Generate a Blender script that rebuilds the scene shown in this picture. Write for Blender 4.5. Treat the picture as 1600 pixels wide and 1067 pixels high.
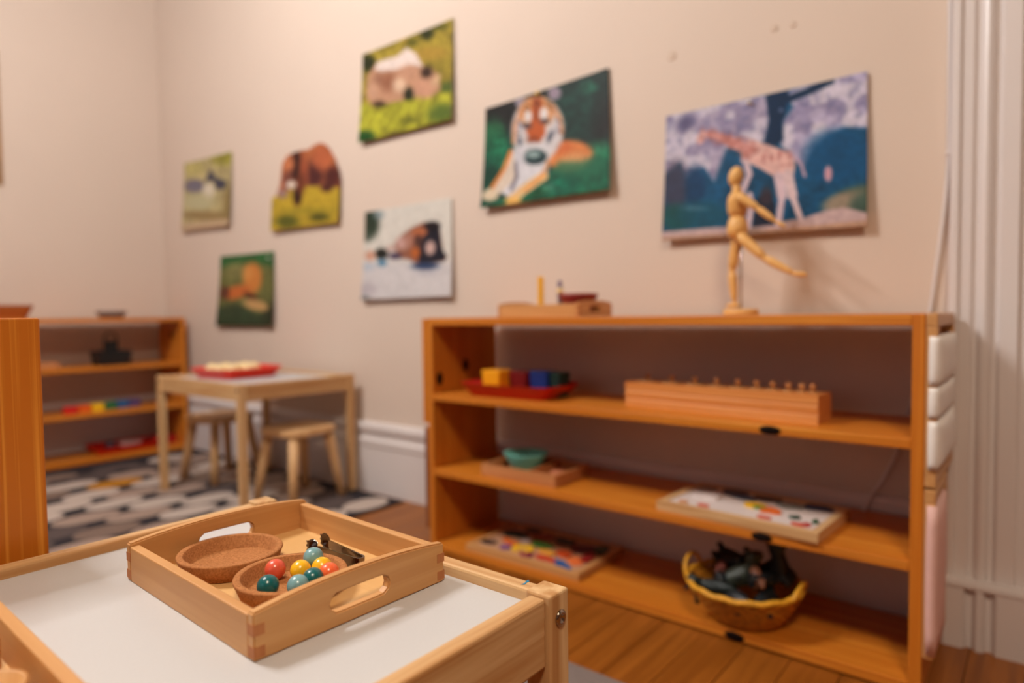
import bpy, bmesh, math, random
import numpy as np
from mathutils import Vector, Matrix
random.seed(7)
PI = math.pi
for o in list(bpy.data.objects):
    bpy.data.objects.remove(o, do_unlink=True)
S = bpy.context.scene
COL = S.collection

# ------------------------------------------------------------------ camera
cam_d = bpy.data.cameras.new('camera')
cam = bpy.data.objects.new('camera', cam_d)
COL.objects.link(cam)
S.camera = cam
cam_d.sensor_width = 36.0
cam_d.lens = 1024.7 / 1600 * 36.0
cam_d.clip_start = 0.02
YAW, PITCH, ROLL = 0.67857, 0.04094, -0.0122
fw = Vector((-math.sin(YAW) * math.cos(PITCH), math.cos(YAW) * math.cos(PITCH), -math.sin(PITCH)))
r0 = Vector((math.cos(YAW), math.sin(YAW), 0)); u0 = r0.cross(fw)
rr = r0 * math.cos(ROLL) + u0 * math.sin(ROLL)
uu = -r0 * math.sin(ROLL) + u0 * math.cos(ROLL)
cam.matrix_world = Matrix(((rr.x, uu.x, -fw.x, 0), (rr.y, uu.y, -fw.y, 0), (rr.z, uu.z, -fw.z, 0.683), (0, 0, 0, 1)))
cam_d.dof.use_dof = True
cam_d.dof.focus_distance = 0.60
cam_d.dof.aperture_fstop = 2.5

# ------------------------------------------------------------------ world, exposure
w = bpy.data.worlds.new('world'); S.world = w; w.use_nodes = True
bg = w.node_tree.nodes['Background']
bg.inputs[0].default_value = (0.75, 0.86, 1.0, 1); bg.inputs[1].default_value = 0.06
S.view_settings.view_transform = 'Standard'
S.view_settings.look = 'None'
S.view_settings.gamma = 1.0
S.view_settings.use_curve_mapping = False
S.view_settings.exposure = 0.24


def area_light(name, loc, target, shape, size, size_y, power, col):
    d = bpy.data.lights.new(name, 'AREA')
    d.shape = shape; d.size = size
    if shape in ('RECTANGLE', 'ELLIPSE'):
        d.size_y = size_y
    d.energy = power; d.color = col
    o = bpy.data.objects.new(name, d); COL.objects.link(o)
    o.location = loc
    o.rotation_euler = (Vector(target) - Vector(loc)).to_track_quat('-Z', 'Y').to_euler()
    return o


# daylight coming in through the window behind the camera
area_light('window_daylight', (-0.9, -2.52, 1.45), (-0.9, 0, 1.2), 'RECTANGLE', 1.5, 1.3, 4, (0.82, 0.91, 1.0))

# ------------------------------------------------------------------ helpers


def lin(c):
    return tuple(((v / 255) / 12.92 if v / 255 <= 0.04045 else ((v / 255 + 0.055) / 1.055) ** 2.4) for v in c)


def newmat(name):
    m = bpy.data.materials.new(name); m.use_nodes = True
    nt = m.node_tree
    return m, nt, nt.nodes['Principled BSDF']


MATS = {}


def plain(name, col, rough=0.5, metal=0.0, var=0.06, scale=30.0, bump=0.0, spec=0.5, trans=0.0, coat=0.0):
    """A procedural material: base colour with a little noise variation and optional bump."""
    if name in MATS:
        return MATS[name]
    m, nt, b = newmat(name)
    N, L = nt.nodes, nt.links
    tc = N.new('ShaderNodeTexCoord'); nz = N.new('ShaderNodeTexNoise')
    nz.inputs['Scale'].default_value = scale; nz.inputs['Detail'].default_value = 4
    L.new(tc.outputs['Object'], nz.inputs['Vector'])
    rp = N.new('ShaderNodeValToRGB')
    c = np.array(lin(col))
    rp.color_ramp.elements[0].position = 0.3; rp.color_ramp.elements[1].position = 0.7
    rp.color_ramp.elements[0].color = (*np.clip(c * (1 - var), 0, 1), 1)
    rp.color_ramp.elements[1].color = (*np.clip(c * (1 + var), 0, 1), 1)
    L.new(nz.outputs['Fac'], rp.inputs['Fac']); L.new(rp.outputs['Color'], b.inputs['Base Color'])
    b.inputs['Roughness'].default_value = rough; b.inputs['Metallic'].default_value = metal
    b.inputs['Specular IOR Level'].default_value = spec
    if trans:
        b.inputs['Transmission Weight'].default_value = trans
    if coat:
        b.inputs['Coat Weight'].default_value = coat
    if bump:
        bp = N.new('ShaderNodeBump'); bp.inputs['Strength'].default_value = bump; bp.inputs['Distance'].default_value = 0.002
        L.new(nz.outputs['Fac'], bp.inputs['Height']); L.new(bp.outputs['Normal'], b.inputs['Normal'])
    MATS[name] = m
    return m


def wood(name, c1, c2, axis='x', freq=60.0, stretch=0.035, rough=0.42, contrast=(0.32, 0.68), bump=0.05, rnd=0.0, spec=0.4):
    """Wood with the grain running along one axis of the object's own frame."""
    if name in MATS:
        return MATS[name]
    m, nt, b = newmat(name)
    N, L = nt.nodes, nt.links
    tc = N.new('ShaderNodeTexCoord'); mp = N.new('ShaderNodeMapping')
    L.new(tc.outputs['Object'], mp.inputs['Vector'])
    sc = [freq] * 3; sc['xyz'.index(axis)] = freq * stretch
    mp.inputs['Scale'].default_value = sc
    oi = N.new('ShaderNodeObjectInfo'); cx = N.new('ShaderNodeCombineXYZ'); mu = N.new('ShaderNodeMath'); mu.operation = 'MULTIPLY'
    mu.inputs[1].default_value = 37.0
    L.new(oi.outputs['Random'], mu.inputs[0])
    for i in range(3):
        L.new(mu.outputs[0], cx.inputs[i])
    L.new(cx.outputs[0], mp.inputs['Location'])
    n1 = N.new('ShaderNodeTexNoise'); n1.inputs['Scale'].default_value = 1.0; n1.inputs['Detail'].default_value = 3; n1.inputs['Distortion'].default_value = 0.6
    n2 = N.new('ShaderNodeTexNoise'); n2.inputs['Scale'].default_value = 5.0; n2.inputs['Detail'].default_value = 2
    L.new(mp.outputs[0], n1.inputs['Vector']); L.new(mp.outputs[0], n2.inputs['Vector'])
    mx = N.new('ShaderNodeMath'); mx.operation = 'MULTIPLY_ADD'; mx.inputs[1].default_value = 0.06
    L.new(n2.outputs['Fac'], mx.inputs[0])
    m2 = N.new('ShaderNodeMath'); m2.operation = 'MULTIPLY'; m2.inputs[1].default_value = 0.75
    L.new(n1.outputs['Fac'], m2.inputs[0]); L.new(m2.outputs[0], mx.inputs[2])
    rp = N.new('ShaderNodeValToRGB')
    rp.color_ramp.elements[0].position = contrast[0]; rp.color_ramp.elements[1].position = contrast[1]
    rp.color_ramp.elements[0].color = (*lin(c2), 1); rp.color_ramp.elements[1].color = (*lin(c1), 1)
    L.new(mx.outputs[0], rp.inputs['Fac'])
    src = rp.outputs['Color']
    if rnd:
        hs = N.new('ShaderNodeHueSaturation'); ma = N.new('ShaderNodeMapRange')
        ma.inputs['To Min'].default_value = 1 - rnd; ma.inputs['To Max'].default_value = 1 + rnd
        L.new(oi.outputs['Random'], ma.inputs['Value']); L.new(ma.outputs[0], hs.inputs['Value'])
        L.new(src, hs.inputs['Color']); src = hs.outputs['Color']
    L.new(src, b.inputs['Base Color'])
    b.inputs['Roughness'].default_value = rough
    b.inputs['Specular IOR Level'].default_value = spec
    if bump:
        bp = N.new('ShaderNodeBump'); bp.inputs['Strength'].default_value = bump; bp.inputs['Distance'].default_value = 0.001
        L.new(mx.outputs[0], bp.inputs['Height']); L.new(bp.outputs['Normal'], b.inputs['Normal'])
    MATS[name] = m
    return m


def woods(base, c1, c2, **k):
    return {a: wood(base + '_' + a, c1, c2, axis=a, **k) for a in 'xyz'}


def me_obj(name, verts, faces, mat, parent=None, smooth=False):
    me = bpy.data.meshes.new(name)
    me.from_pydata([tuple(v) for v in verts], [], faces)
    me.validate(); me.update()
    return link(name, me, mat, parent, smooth)


def link(name, me, mat, parent=None, smooth=False):
    if mat is not None:
        me.materials.append(mat)
    if smooth:
        for p in me.polygons:
            p.use_smooth = True
    o = bpy.data.objects.new(name, me); COL.objects.link(o)
    if parent is not None:
        o.parent = parent
    return o


def bm_obj(name, bm, mat, parent=None, smooth=False):
    bmesh.ops.recalc_face_normals(bm, faces=bm.faces[:])
    me = bpy.data.meshes.new(name); bm.to_mesh(me); bm.free()
    return link(name, me, mat, parent, smooth)


def add_box(bm, x, y, z, bev=0.0, mat4=None, seg=2):
    r = bmesh.ops.create_cube(bm, size=1.0)
    vs = r['verts']
    for v in vs:
        v.co = Vector(((x[0] + x[1]) / 2 + v.co.x * (x[1] - x[0]), (y[0] + y[1]) / 2 + v.co.y * (y[1] - y[0]), (z[0] + z[1]) / 2 + v.co.z * (z[1] - z[0])))
        if mat4 is not None:
            v.co = mat4 @ v.co
    if bev:
        es = list({e for v in vs for e in v.link_edges})
        bmesh.ops.bevel(bm, geom=es, offset=bev, segments=seg, affect='EDGES', profile=0.5)


def box(name, x, y, z, mat, parent=None, bev=0.0015, seg=2):
    bm = bmesh.new(); add_box(bm, x, y, z, bev, None, seg)
    return bm_obj(name, bm, mat, parent)


def lathe(name, prof, mat, parent=None, n=40, loc=(0, 0, 0), smooth=True, sx=1.0, sy=1.0):
    """Revolve a closed profile [(r, z), ...] about z."""
    vs, fs = [], []
    k = len(prof)
    for i in range(n):
        a = 2 * PI * i / n
        for (r, z) in prof:
            vs.append((loc[0] + r * math.cos(a) * sx, loc[1] + r * math.sin(a) * sy, loc[2] + z))
    for i in range(n):
        j = (i + 1) % n
        for q in range(k - 1):
            fs.append((i * k + q, j * k + q, j * k + q + 1, i * k + q + 1))
    me = bpy.data.meshes.new(name); me.from_pydata(vs, [], fs)
    bm = bmesh.new(); bm.from_mesh(me)
    bmesh.ops.remove_doubles(bm, verts=bm.verts[:], dist=1e-6)
    bmesh.ops.recalc_face_normals(bm, faces=bm.faces[:])
    bm.to_mesh(me); bm.free()
    return link(name, me, mat, parent, smooth)


def tube(name, pts, rad, mat, parent=None, n=12, caps=True):
    """Round bar through points; rad may be one number or one per point."""
    pts = [Vector(p) for p in pts]
    if not hasattr(rad, '__len__'):
        rad = [rad] * len(pts)
    vs, fs = [], []
    prev = None
    for i, p in enumerate(pts):
        t = (pts[min(i + 1, len(pts) - 1)] - pts[max(i - 1, 0)]).normalized()
        if prev is None:
            a = Vector((0, 0, 1)) if abs(t.z) < 0.9 else Vector((1, 0, 0))
            s = t.cross(a).normalized()
        else:
            s = (prev - t * prev.dot(t)).normalized()
        prev = s
        q = t.cross(s)
        for k in range(n):
            an = 2 * PI * k / n
            vs.append(p + (s * math.cos(an) + q * math.sin(an)) * rad[i])
    for i in range(len(pts) - 1):
        for k in range(n):
            fs.append((i * n + k, i * n + (k + 1) % n, (i + 1) * n + (k + 1) % n, (i + 1) * n + k))
    if caps:
        fs.append(tuple(range(n - 1, -1, -1))); fs.append(tuple(range((len(pts) - 1) * n, len(pts) * n)))
    return me_obj(name, vs, fs, mat, parent, smooth=True)


def ellipsoid(name, c, r, mat, parent=None, rot=None, seg=20):
    bm = bmesh.new()
    M = Matrix.Translation(c) @ (rot.to_4x4() if rot is not None else Matrix.Identity(4)) @ Matrix.Diagonal((*r, 1))
    bmesh.ops.create_uvsphere(bm, u_segments=seg, v_segments=max(8, seg // 2 + 2), radius=1.0, matrix=M)
    return bm_obj(name, bm, mat, parent, smooth=True)


def prism(name, pts, axis, a0, a1, mat, parent=None, bev=0.0):
    """Extrude a 2D outline along an axis. axis 'x': pts are (y,z); 'y': (x,z); 'z': (x,y)."""
    def mk(p, t):
        return {'x': (t, p[0], p[1]), 'y': (p[0], t, p[1]), 'z': (p[0], p[1], t)}[axis]
    n = len(pts)
    bm = bmesh.new()
    A = [bm.verts.new(mk(p, a0)) for p in pts]; B = [bm.verts.new(mk(p, a1)) for p in pts]
    bm.faces.new(A); bm.faces.new(B[::-1])
    for i in range(n):
        bm.faces.new((A[i], B[i], B[(i + 1) % n], A[(i + 1) % n]))
    bmesh.ops.recalc_face_normals(bm, faces=bm.faces[:])
    if bev:
        es = [e for e in bm.edges if len(e.link_faces) == 2 and e.calc_face_angle(0) > 0.6]
        bmesh.ops.bevel(bm, geom=es, offset=bev, segments=2, affect='EDGES')
    return bm_obj(name, bm, mat, parent)


def tag(o, label, cat, group=None, kind=None):
    if label:
        o['label'] = label
    if cat:
        o['category'] = cat
    if group:
        o['group'] = group
    if kind:
        o['kind'] = kind
    return o


def thing(name, loc, label, cat, rotz=0.0, group=None):
    e = bpy.data.objects.new(name, None); COL.objects.link(e)
    e.empty_display_size = 0.05
    e.location = loc; e.rotation_euler = (0, 0, rotz)
    return tag(e, label, cat, group)


def struct(o):
    o['kind'] = 'structure'
    return o


def copy_tree(o, parent=None):
    c = o.copy(); COL.objects.link(c)
    c.parent = parent
    for ch in list(o.children):
        copy_tree(ch, c)
    return c


# ------------------------------------------------------------------ palette
PINE = woods('orange_pine', (228, 154, 58), (198, 114, 30), freq=190, stretch=0.008, rough=0.4, contrast=(0.40, 0.58))
PALE = woods('pale_pine', (226, 192, 144), (186, 136, 84), freq=75, rough=0.45, contrast=(0.28, 0.58))
PALE2 = woods('birch', (228, 190, 142), (212, 168, 118), freq=40, rough=0.5)
BEECH = woods('beech', (214, 164, 108), (198, 144, 88), freq=90, rough=0.42, bump=0.03)
DARKW = woods('brown_wood', (150, 92, 58), (120, 66, 38), freq=60, rough=0.5)
WALL = plain('wall_paint', (213, 195, 181), rough=0.75, var=0.012, scale=3, spec=0.25)
TRIM = plain('white_gloss_paint', (220, 212, 210), rough=0.35, var=0.01, scale=4)
CEIL = plain('low_bounce_ceiling', (150, 140, 132), rough=0.9, var=0.01)  # unseen ceiling, colour toned down to hold back bounced light
LAMIN = plain('white_laminate', (196, 196, 198), rough=0.4, var=0.012, scale=400, bump=0.02)
METAL = plain('steel', (172, 160, 148), rough=0.16, metal=1.0, var=0.05)
KNOT = plain('knot_dark', (26, 16, 13), rough=0.85, var=0.2, spec=0.1)

# ------------------------------------------------------------------ structure
YW, XW = 1.634, -3.79          # wall with the posters, wall on the left
XR, YF, ZC = 1.7, -2.6, 2.8    # right wall, wall behind the camera, ceiling

# floor: boards running towards the poster wall
fl = struct(box('floor', (XW, XR), (YF, YW + 0.1), (-0.06, -0.008), plain('subfloor', (70, 40, 22), rough=0.8), bev=0))
FLOORW = wood('floor_oak', (172, 104, 36), (132, 74, 20), axis='y', freq=40, stretch=0.05, rough=0.36, rnd=0.08)
bm = bmesh.new(); add_box(bm, (0, 0.0885), (0, YW + 0.1 - YF), (-0.02, 0.0), 0.0008, None, 1)
pm = bpy.data.meshes.new('plank'); bm.to_mesh(pm); bm.free(); pm.materials.append(FLOORW)
x = XW
while x < XR - 0.08:
    p = bpy.data.objects.new('plank', pm); COL.objects.link(p); p.parent = fl
    p.location = (x, YF, 0)
    x += 0.09

wb = struct(box('wall_back', (XW - 0.1, 0.0 - 0.03), (YW, YW + 0.1), (0, ZC), WALL, bev=0))
for (mx, mz, sx) in ((-0.766, 1.356, 0.012), (-0.504, 1.355, 0.009), (-0.461, 1.352, 0.007)):
    lathe('tack_mark', [(0, 0), (sx, 0), (sx * 0.8, 0.0012), (0, 0.0016)], plain('tack', (206, 184, 166), rough=0.7), wb, n=12)
    t = bpy.data.objects[-1] if False else wb.children[-1]
    t.location = (mx, YW, mz); t.rotation_euler = (PI / 2, 0.4, 0)
wb2 = struct(box('wall_back_beyond_door', (0.83, XR), (YW, YW + 0.1), (0, ZC), WALL, bev=0))
wb3 = struct(box('wall_over_door', (-0.03, 0.83), (YW, YW + 0.1), (2.05, ZC), WALL, bev=0))
struct(box('wall_left', (XW - 0.1, XW), (YF, YW), (0, ZC), WALL, bev=0))
WALL2 = plain('low_bounce_wall', (96, 70, 56), rough=0.8, var=0.02, scale=3, spec=0.2)  # unseen walls, colour made dark so less light bounces into the shelves
struct(box('wall_right', (XR, XR + 0.1), (YF, YW), (0, ZC), WALL2, bev=0))
# wall behind the camera, with its window
WX0, WX1, WZ0, WZ1 = -1.7, -0.1, 0.75, 2.15
struct(prism('wall_front', [(XW, 0), (XR, 0), (XR, WZ0), (XW, WZ0)], 'y', YF - 0.1, YF, WALL2))
struct(prism('wall_front_over_window', [(XW, WZ1), (XR, WZ1), (XR, ZC), (XW, ZC)], 'y', YF - 0.1, YF, WALL2))
struct(prism('wall_front_beside_window', [(XW, WZ0), (WX0, WZ0), (WX0, WZ1), (XW, WZ1)], 'y', YF - 0.1, YF, WALL2))
struct(prism('wall_front_by_window', [(WX1, WZ0), (XR, WZ0), (XR, WZ1), (WX1, WZ1)], 'y', YF - 0.1, YF, WALL2))
wf = bpy.data.objects.new('window_1', None); COL.objects.link(wf); struct(wf)
for (a, b_) in ((WX0, WX0 + 0.05), ((WX0 + WX1) / 2 - 0.02, (WX0 + WX1) / 2 + 0.02), (WX1 - 0.05, WX1)):
    box('window_frame', (a, b_), (YF - 0.09, YF - 0.03), (WZ0, WZ1), TRIM, wf)
for (a, b_) in ((WZ0, WZ0 + 0.05), (1.43, 1.47), (WZ1 - 0.05, WZ1)):
    box('window_rail', (WX0, WX1), (YF - 0.085, YF - 0.035), (a, b_), TRIM, wf)
box('window_sill', (WX0 - 0.05, WX1 + 0.05), (YF - 0.03, YF + 0.08), (WZ0 - 0.035, WZ0), TRIM, wf)
struct(box('ceiling', (XW - 0.1, XR + 0.1), (YF - 0.1, YW + 0.1), (ZC, ZC + 0.08), CEIL, bev=0))

# skirting boards, moulded
def skirting(t):
    return [(0, 0), (-0.018, 0), (-0.018, 0.178), (-0.022, 0.186), (-0.022, 0.206), (-0.013, 0.214), (-0.010, 0.226),
            (-0.020, 0.236), (-0.024, 0.246), (-0.024, 0.262), (-0.017, 0.272), (0, 0.275)]


struct(prism('baseboard_back', [(YW + a, z) for a, z in skirting(0)], 'x', XW + 0.0, -0.15, TRIM))
struct(prism('baseboard_left', [(XW - a, z) for a, z in skirting(0)], 'y', YF, YW - 0.031, TRIM))

# door at the right: fluted casing on a plinth block, white panelled door beyond
def casing(name, x0, sgn):
    w_ = 0.135
    f = []
    prof = [(0, 0), (0, -0.03), (0.004, -0.034), (0.014, -0.034), (0.018, -0.028), (0.036, -0.028), (0.041, -0.021), (0.047, -0.021),
            (0.053, -0.030), (0.060, -0.033), (0.067, -0.030), (0.072, -0.021), (0.079, -0.021), (0.085, -0.029), (0.112, -0.029), (0.118, -0.022), (0.135, -0.022), (0.135, 0)]
    o = prism(name, [(x0 + sgn * a, YW + b_) for a, b_ in prof], 'z', 0.13, 2.2, TRIM)
    struct(o)
    prof2 = [(-0.004, 0), (-0.004, -0.056), (0.002, -0.062), (0.034, -0.062), (0.040, -0.050), (0.048, -0.050), (0.056, -0.062), (0.066, -0.062), (0.073, -0.050), (0.08, -0.050), (0.088, -0.062), (0.135, -0.062), (0.139, -0.056), (0.139, 0)]
    prism('plinth_block', [(x0 + sgn * a, YW + b_) for a, b_ in prof2], 'z', 0.0, 0.125, TRIM, o)
    prism('plinth_cap', [(x0 + sgn * a, YW + b_) for a, b_ in ((-0.006, 0), (-0.006, -0.064), (0.141, -0.064), (0.141, 0))], 'z', 0.122, 0.134, TRIM, o, bev=0.003)
    return o


casing('trim_1', -0.147, 1)
casing('trim_2', 0.95, -1)
struct(prism('trim_3', [(YW, 2.2), (YW - 0.03, 2.2), (YW - 0.034, 2.21), (YW - 0.034, 2.3), (YW, 2.33)], 'x', -0.16, 0.96, TRIM))
d1 = struct(box('door_1', (-0.012, 0.815), (YW + 0.03, YW + 0.07), (0.008, 2.04), TRIM, bev=0.002))
for (a, b_) in ((0.1, 0.36), (0.45, 0.71)):
    for (c, d_) in ((0.2, 0.85), (1.05, 1.85)):
        box('door_panel', (a, b_), (YW + 0.022, YW + 0.031), (c, d_), TRIM, d1, bev=0.004)
lathe('door_knob', [(0, 0), (0.012, 0), (0.012, 0.02), (0.026, 0.03), (0.026, 0.045), (0, 0.055)], METAL, d1, n=20)
d1.children[-1].location = (0.05, YW + 0.03, 0.98); d1.children[-1].rotation_euler = (PI / 2, 0, 0)

# ceiling lamps
def ceiling_lamp(x, y, rad, power, col, label):
    t = thing('ceiling_lamp', (x, y, ZC), label, 'lamp', group=None)
    lathe('lamp_base', [(0, 0), (rad + 0.02, 0), (rad + 0.02, -0.03), (rad - 0.005, -0.035), (0, -0.035)], TRIM, t, n=40)
    m = plain('lamp_glass', (255, 236, 205), rough=0.4, var=0.0)
    b = m.node_tree.nodes['Principled BSDF']
    b.inputs['Emission Color'].default_value = (1, 0.8, 0.55, 1); b.inputs['Emission Strength'].default_value = 2.0
    lathe('lamp_diffuser', [(rad - 0.005, -0.035), (rad - 0.01, -0.055), (rad * 0.7, -0.075), (0, -0.085)], m, t, n=40)
    a = area_light('lamp_light', (x, y, ZC - 0.1), (x, y, 0), 'DISK', rad * 2, 0, power, col)
    a.location = (0, 0, -0.1); a.parent = t
    return t




def globe_lamp(x, y, z, rad, power, col, label):
    t = thing('globe_pendant_lamp', (x, y, ZC), label, 'lamp')
    lathe('ceiling_rose', [(0, 0), (0.06, 0), (0.06, -0.015), (0.02, -0.03), (0, -0.03)], TRIM, t, n=28)
    tube('cord', [(0, 0, -0.02), (0, 0, z - ZC + rad + 0.02)], 0.004, TRIM, t, n=8)
    lathe('lamp_cap', [(0, z - ZC + rad + 0.03), (0.03, z - ZC + rad + 0.025), (0.05, z - ZC + rad - 0.012), (0, z - ZC + rad - 0.012)], TRIM, t, n=24)
    m = plain('globe_glass', (255, 244, 226), rough=0.4, var=0.0)
    b = m.node_tree.nodes['Principled BSDF']
    b.inputs['Emission Color'].default_value = (1, 0.93, 0.82, 1); b.inputs['Emission Strength'].default_value = 3.0
    ellipsoid('glass_globe', (0, 0, z - ZC), (rad,) * 3, m, t, seg=32)
    d = bpy.data.lights.new('globe_light', 'POINT'); d.energy = power; d.color = col; d.shadow_soft_size = rad + 0.03
    o = bpy.data.objects.new('globe_light', d); COL.objects.link(o); o.location = (0, 0, z - ZC); o.parent = t
    return t


globe_lamp(-1.85, -0.05, 2.42, 0.2, 545, (1.0, 0.975, 0.945), 'white glass globe lamp hanging over the middle of the room')
ceiling_lamp(0.6, -0.55, 0.28, 40, (1.0, 0.81, 0.60), 'round flush ceiling lamp beside the door wall')

# ------------------------------------------------------------------ shelf units
def shelf_unit(loc, length, depth, height, rotz, label, knots=(), holes=()):
    t = thing('shelf_unit', loc, label, 'shelf', rotz)
    h = length / 2; th = 0.02
    for s in (-1, 1):
        sp = box('side_panel', (min(s * h, s * (h - th)), max(s * h, s * (h - th))), (0, depth), (0, height), PINE['z'], t, bev=0.002)
        for (side, yy, zz) in holes:
            if side == s:
                k = lathe('knot', [(0, 0), (0.020, 0), (0.019, 0.0012), (0, 0.0016)], KNOT, sp, n=18, sx=1.0, sy=0.65)
                k.location = (s * (h - th), yy, zz)
                k.rotation_euler = (0.0, -s * PI / 2, 0) if True else (0, 0, 0)
    box('top_board', (-h + th, h - th), (0, depth), (height - 0.021, height), PINE['x'], t, bev=0.002)
    for z0, z1 in ((0.439, 0.458), (0.222, 0.241), (0.004, 0.024)):
        box('shelf_board', (-h + th, h - th), (0.0, depth), (z0, z1), PINE['x'], t, bev=0.002)
    for (kx, kz) in knots:
        k = lathe('knot', [(0, 0), (0.0215, 0), (0.0205, 0.0012), (0, 0.0016)], KNOT, t, n=18, sy=0.42)
        k.location = (kx, 0, kz); k.rotation_euler = (PI / 2, 0, 0)
    return t


BX = -0.7665
shelf_unit((BX, 1.32, 0), 1.227, 0.286, 0.676, 0, 'long open orange pine shelf unit under the tiger and giraffe posters',
           knots=((-0.413 - BX, 0.4485), (-0.428 - BX, 0.2315), (-0.483 - BX, 0.0125)), holes=((-1, 0.029, 0.499), (-1, 0.141, 0.532)))
shelf_unit((-3.48, 0.968, 0), 1.26, 0.275, 0.69, PI / 2, 'open orange pine shelf unit standing in the far corner behind the small table', holes=((1, 0.12, 0.60),))
lu = shelf_unit((-1.30, 0.2205, 0), 1.0, 0.30, 0.6855, PI, 'orange pine shelf unit whose tall end panel stands at the left behind the white-topped table')
k = lathe('dowel_plug', [(0, 0), (0.0035, 0), (0.003, 0.0006), (0, 0.0008)], PALE['z'], lu, n=16)
k.location = (-0.5, 0.042, 0.681); k.rotation_euler = (0, -PI / 2, 0)

# ------------------------------------------------------------------ small wooden table (two of them)
def kids_table(loc, rotz, label):
    t = thing('childrens_table', loc, label, 'table', rotz, 'small pine tables with white tops')
    L2, W2, lg, ins = 0.315, 0.235, 0.026, 0.005
    rt = 0.016
    box('table_top', (-L2 + ins + rt, L2 - ins - rt), (-W2 + ins + rt, W2 - ins - rt), (0.426, 0.44), LAMIN, t, bev=0.001)
    for s in (-1, 1):
        a, b_ = sorted((s * (W2 - ins), s * (W2 - ins - rt)))
        box('side_rail', (-L2 + lg, L2 - lg), (a, b_), (0.392, 0.45), PALE['x'], t, bev=0.0025)
        a, b_ = sorted((s * (L2 - ins), s * (L2 - ins - rt)))
        box('end_rail', (a, b_), (-W2 + lg, W2 - lg), (0.392, 0.45), PALE['y'], t, bev=0.0025)
    for sx in (-1, 1):
        for sy in (-1, 1):
            xs = sorted((sx * L2, sx * (L2 - lg))); ys = sorted((sy * W2, sy * (W2 - lg)))
            lgo = box('leg', xs, ys, (0, 0.4525), PALE['z'], t, bev=0.002)
            bo = lathe('bolt', [(0, 0), (0.0068, 0), (0.0068, 0.0012), (0.0055, 0.0022), (0.0026, 0.0024), (0.0024, 0.0008), (0, 0.0008)], METAL, lgo, n=24)
            bo.location = (sx * (L2 - lg / 2), sy * W2, 0.431); bo.rotation_euler = (-sy * PI / 2, 0, 0)
    return t


ft = kids_table((-0.542, 0.138, 0), PI / 2, 'near small pine table with white top that carries the tray of coloured balls')
pmk = prism('paint_mark', [(0, 0), (0.004, 0.0012), (0.0075, 0.001), (0.0095, 0.0032), (0.006, 0.0036), (0.003, 0.0022), (-0.002, 0.0028)], 'z', 0.45, 0.4503, plain('blue_paint', (40, 130, 170), rough=0.5), ft)
pmk.location = (0.301, -0.199, 0.0)
bgt = kids_table((-2.385, 1.355, 0.009), 0.0, 'far small pine table with white top standing on the patterned rug')

# ------------------------------------------------------------------ stools
def stool(loc, rotz, label):
    t = thing('stool', loc, label, 'stool', rotz, 'small wooden stools at the far table')
    n, pts = 40, []
    for i in range(n):
        a = 2 * PI * i / n
        c, s = math.cos(a), math.sin(a)
        q = 0.118 / (abs(c) ** 3.2 + abs(s) ** 3.2) ** (1 / 3.2)
        pts.append((q * c, q * s))
    prism('seat', pts, 'z', 0.243, 0.268, PALE2['x'], t, bev=0.006)
    for sx in (-1, 1):
        for sy in (-1, 1):
            tube('leg', [(sx * 0.074, sy * 0.074, 0.258), (sx * 0.108, sy * 0.108, 0.0)], [0.0195, 0.0155], PALE2['z'], t, n=14)
    return t


stool((-2.15, 1.39, 0.0105), 0.06, 'light wooden stool at the end of the far table, in full light')
stool((-2.70, 1.375, 0.0105), 0.12, 'light wooden stool pushed under the far table, in its shade')

# ------------------------------------------------------------------ rugs
rug = thing('pebble_rug', (0, 0, 0), 'dark rug with rows of pale, taupe and ochre oval pebbles under the far table', 'rug')
box('rug_base', (-3.46, -1.805), (0.1, 1.60), (0.0, 0.006), plain('rug_dark', (50, 46, 50), rough=0.95, var=0.25, scale=150, bump=0.5, spec=0.1), rug, bev=0.002)
pcols = {'pale': (184, 168, 158), 'rose': (156, 134, 122), 'taupe': (122, 102, 92), 'mink': (88, 76, 74), 'ochre': (176, 118, 36)}
pmesh = {}
for nme, c in pcols.items():
    mt = plain('rug_' + nme, c, rough=0.95, var=0.14, scale=120, bump=0.5, spec=0.1)
    bm = bmesh.new()
    nn = 22
    lo = [bm.verts.new((0.067 * math.cos(2 * PI * i / nn), 0.110 * math.copysign(abs(math.sin(2 * PI * i / nn)) ** 0.9, math.sin(2 * PI * i / nn)), 0.0055)) for i in range(nn)]
    hi = [bm.verts.new((v.co.x * 0.95, v.co.y * 0.97, 0.0085)) for v in lo]
    bm.faces.new(hi)
    for i in range(nn):
        bm.faces.new((lo[i], lo[(i + 1) % nn], hi[(i + 1) % nn], hi[i]))
    me = bpy.data.meshes.new('pebble'); bm.to_mesh(me); bm.free(); me.materials.append(mt)
    pmesh[nme] = me
rng = random.Random(3)
ix = 0
x = -1.885
while x > -3.39:
    y = 1.54 - (0.1225 if ix % 2 else 0.0)
    while y > 0.2:
        kind = rng.choices(['pale', 'rose', 'taupe', 'mink', 'ochre'], [5, 5, 3, 1.6, 0.9])[0]
        if abs(x + 1.885) < 0.01 and y > 1.5:
            kind = 'pale'
        p = bpy.data.objects.new('pebble', pmesh[kind]); COL.objects.link(p); p.parent = rug
        p.location = (x + rng.uniform(-.006, .006), min(y + rng.uniform(-.012, .012), 1.485), 0); p.rotation_euler = (0, 0, rng.uniform(-.08, .08))
        p.scale = (rng.uniform(.84, .97), rng.uniform(.84, .98), 1)
        y -= 0.245
    x -= 0.108; ix += 1
gr = box('grey_mat', (-1.35, -0.2), (0.475, 1.04), (0, 0.006), plain('grey_felt', (128, 116, 112), rough=0.95, var=0.12, scale=200, bump=0.4, spec=0.1), bev=0.002)
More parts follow.
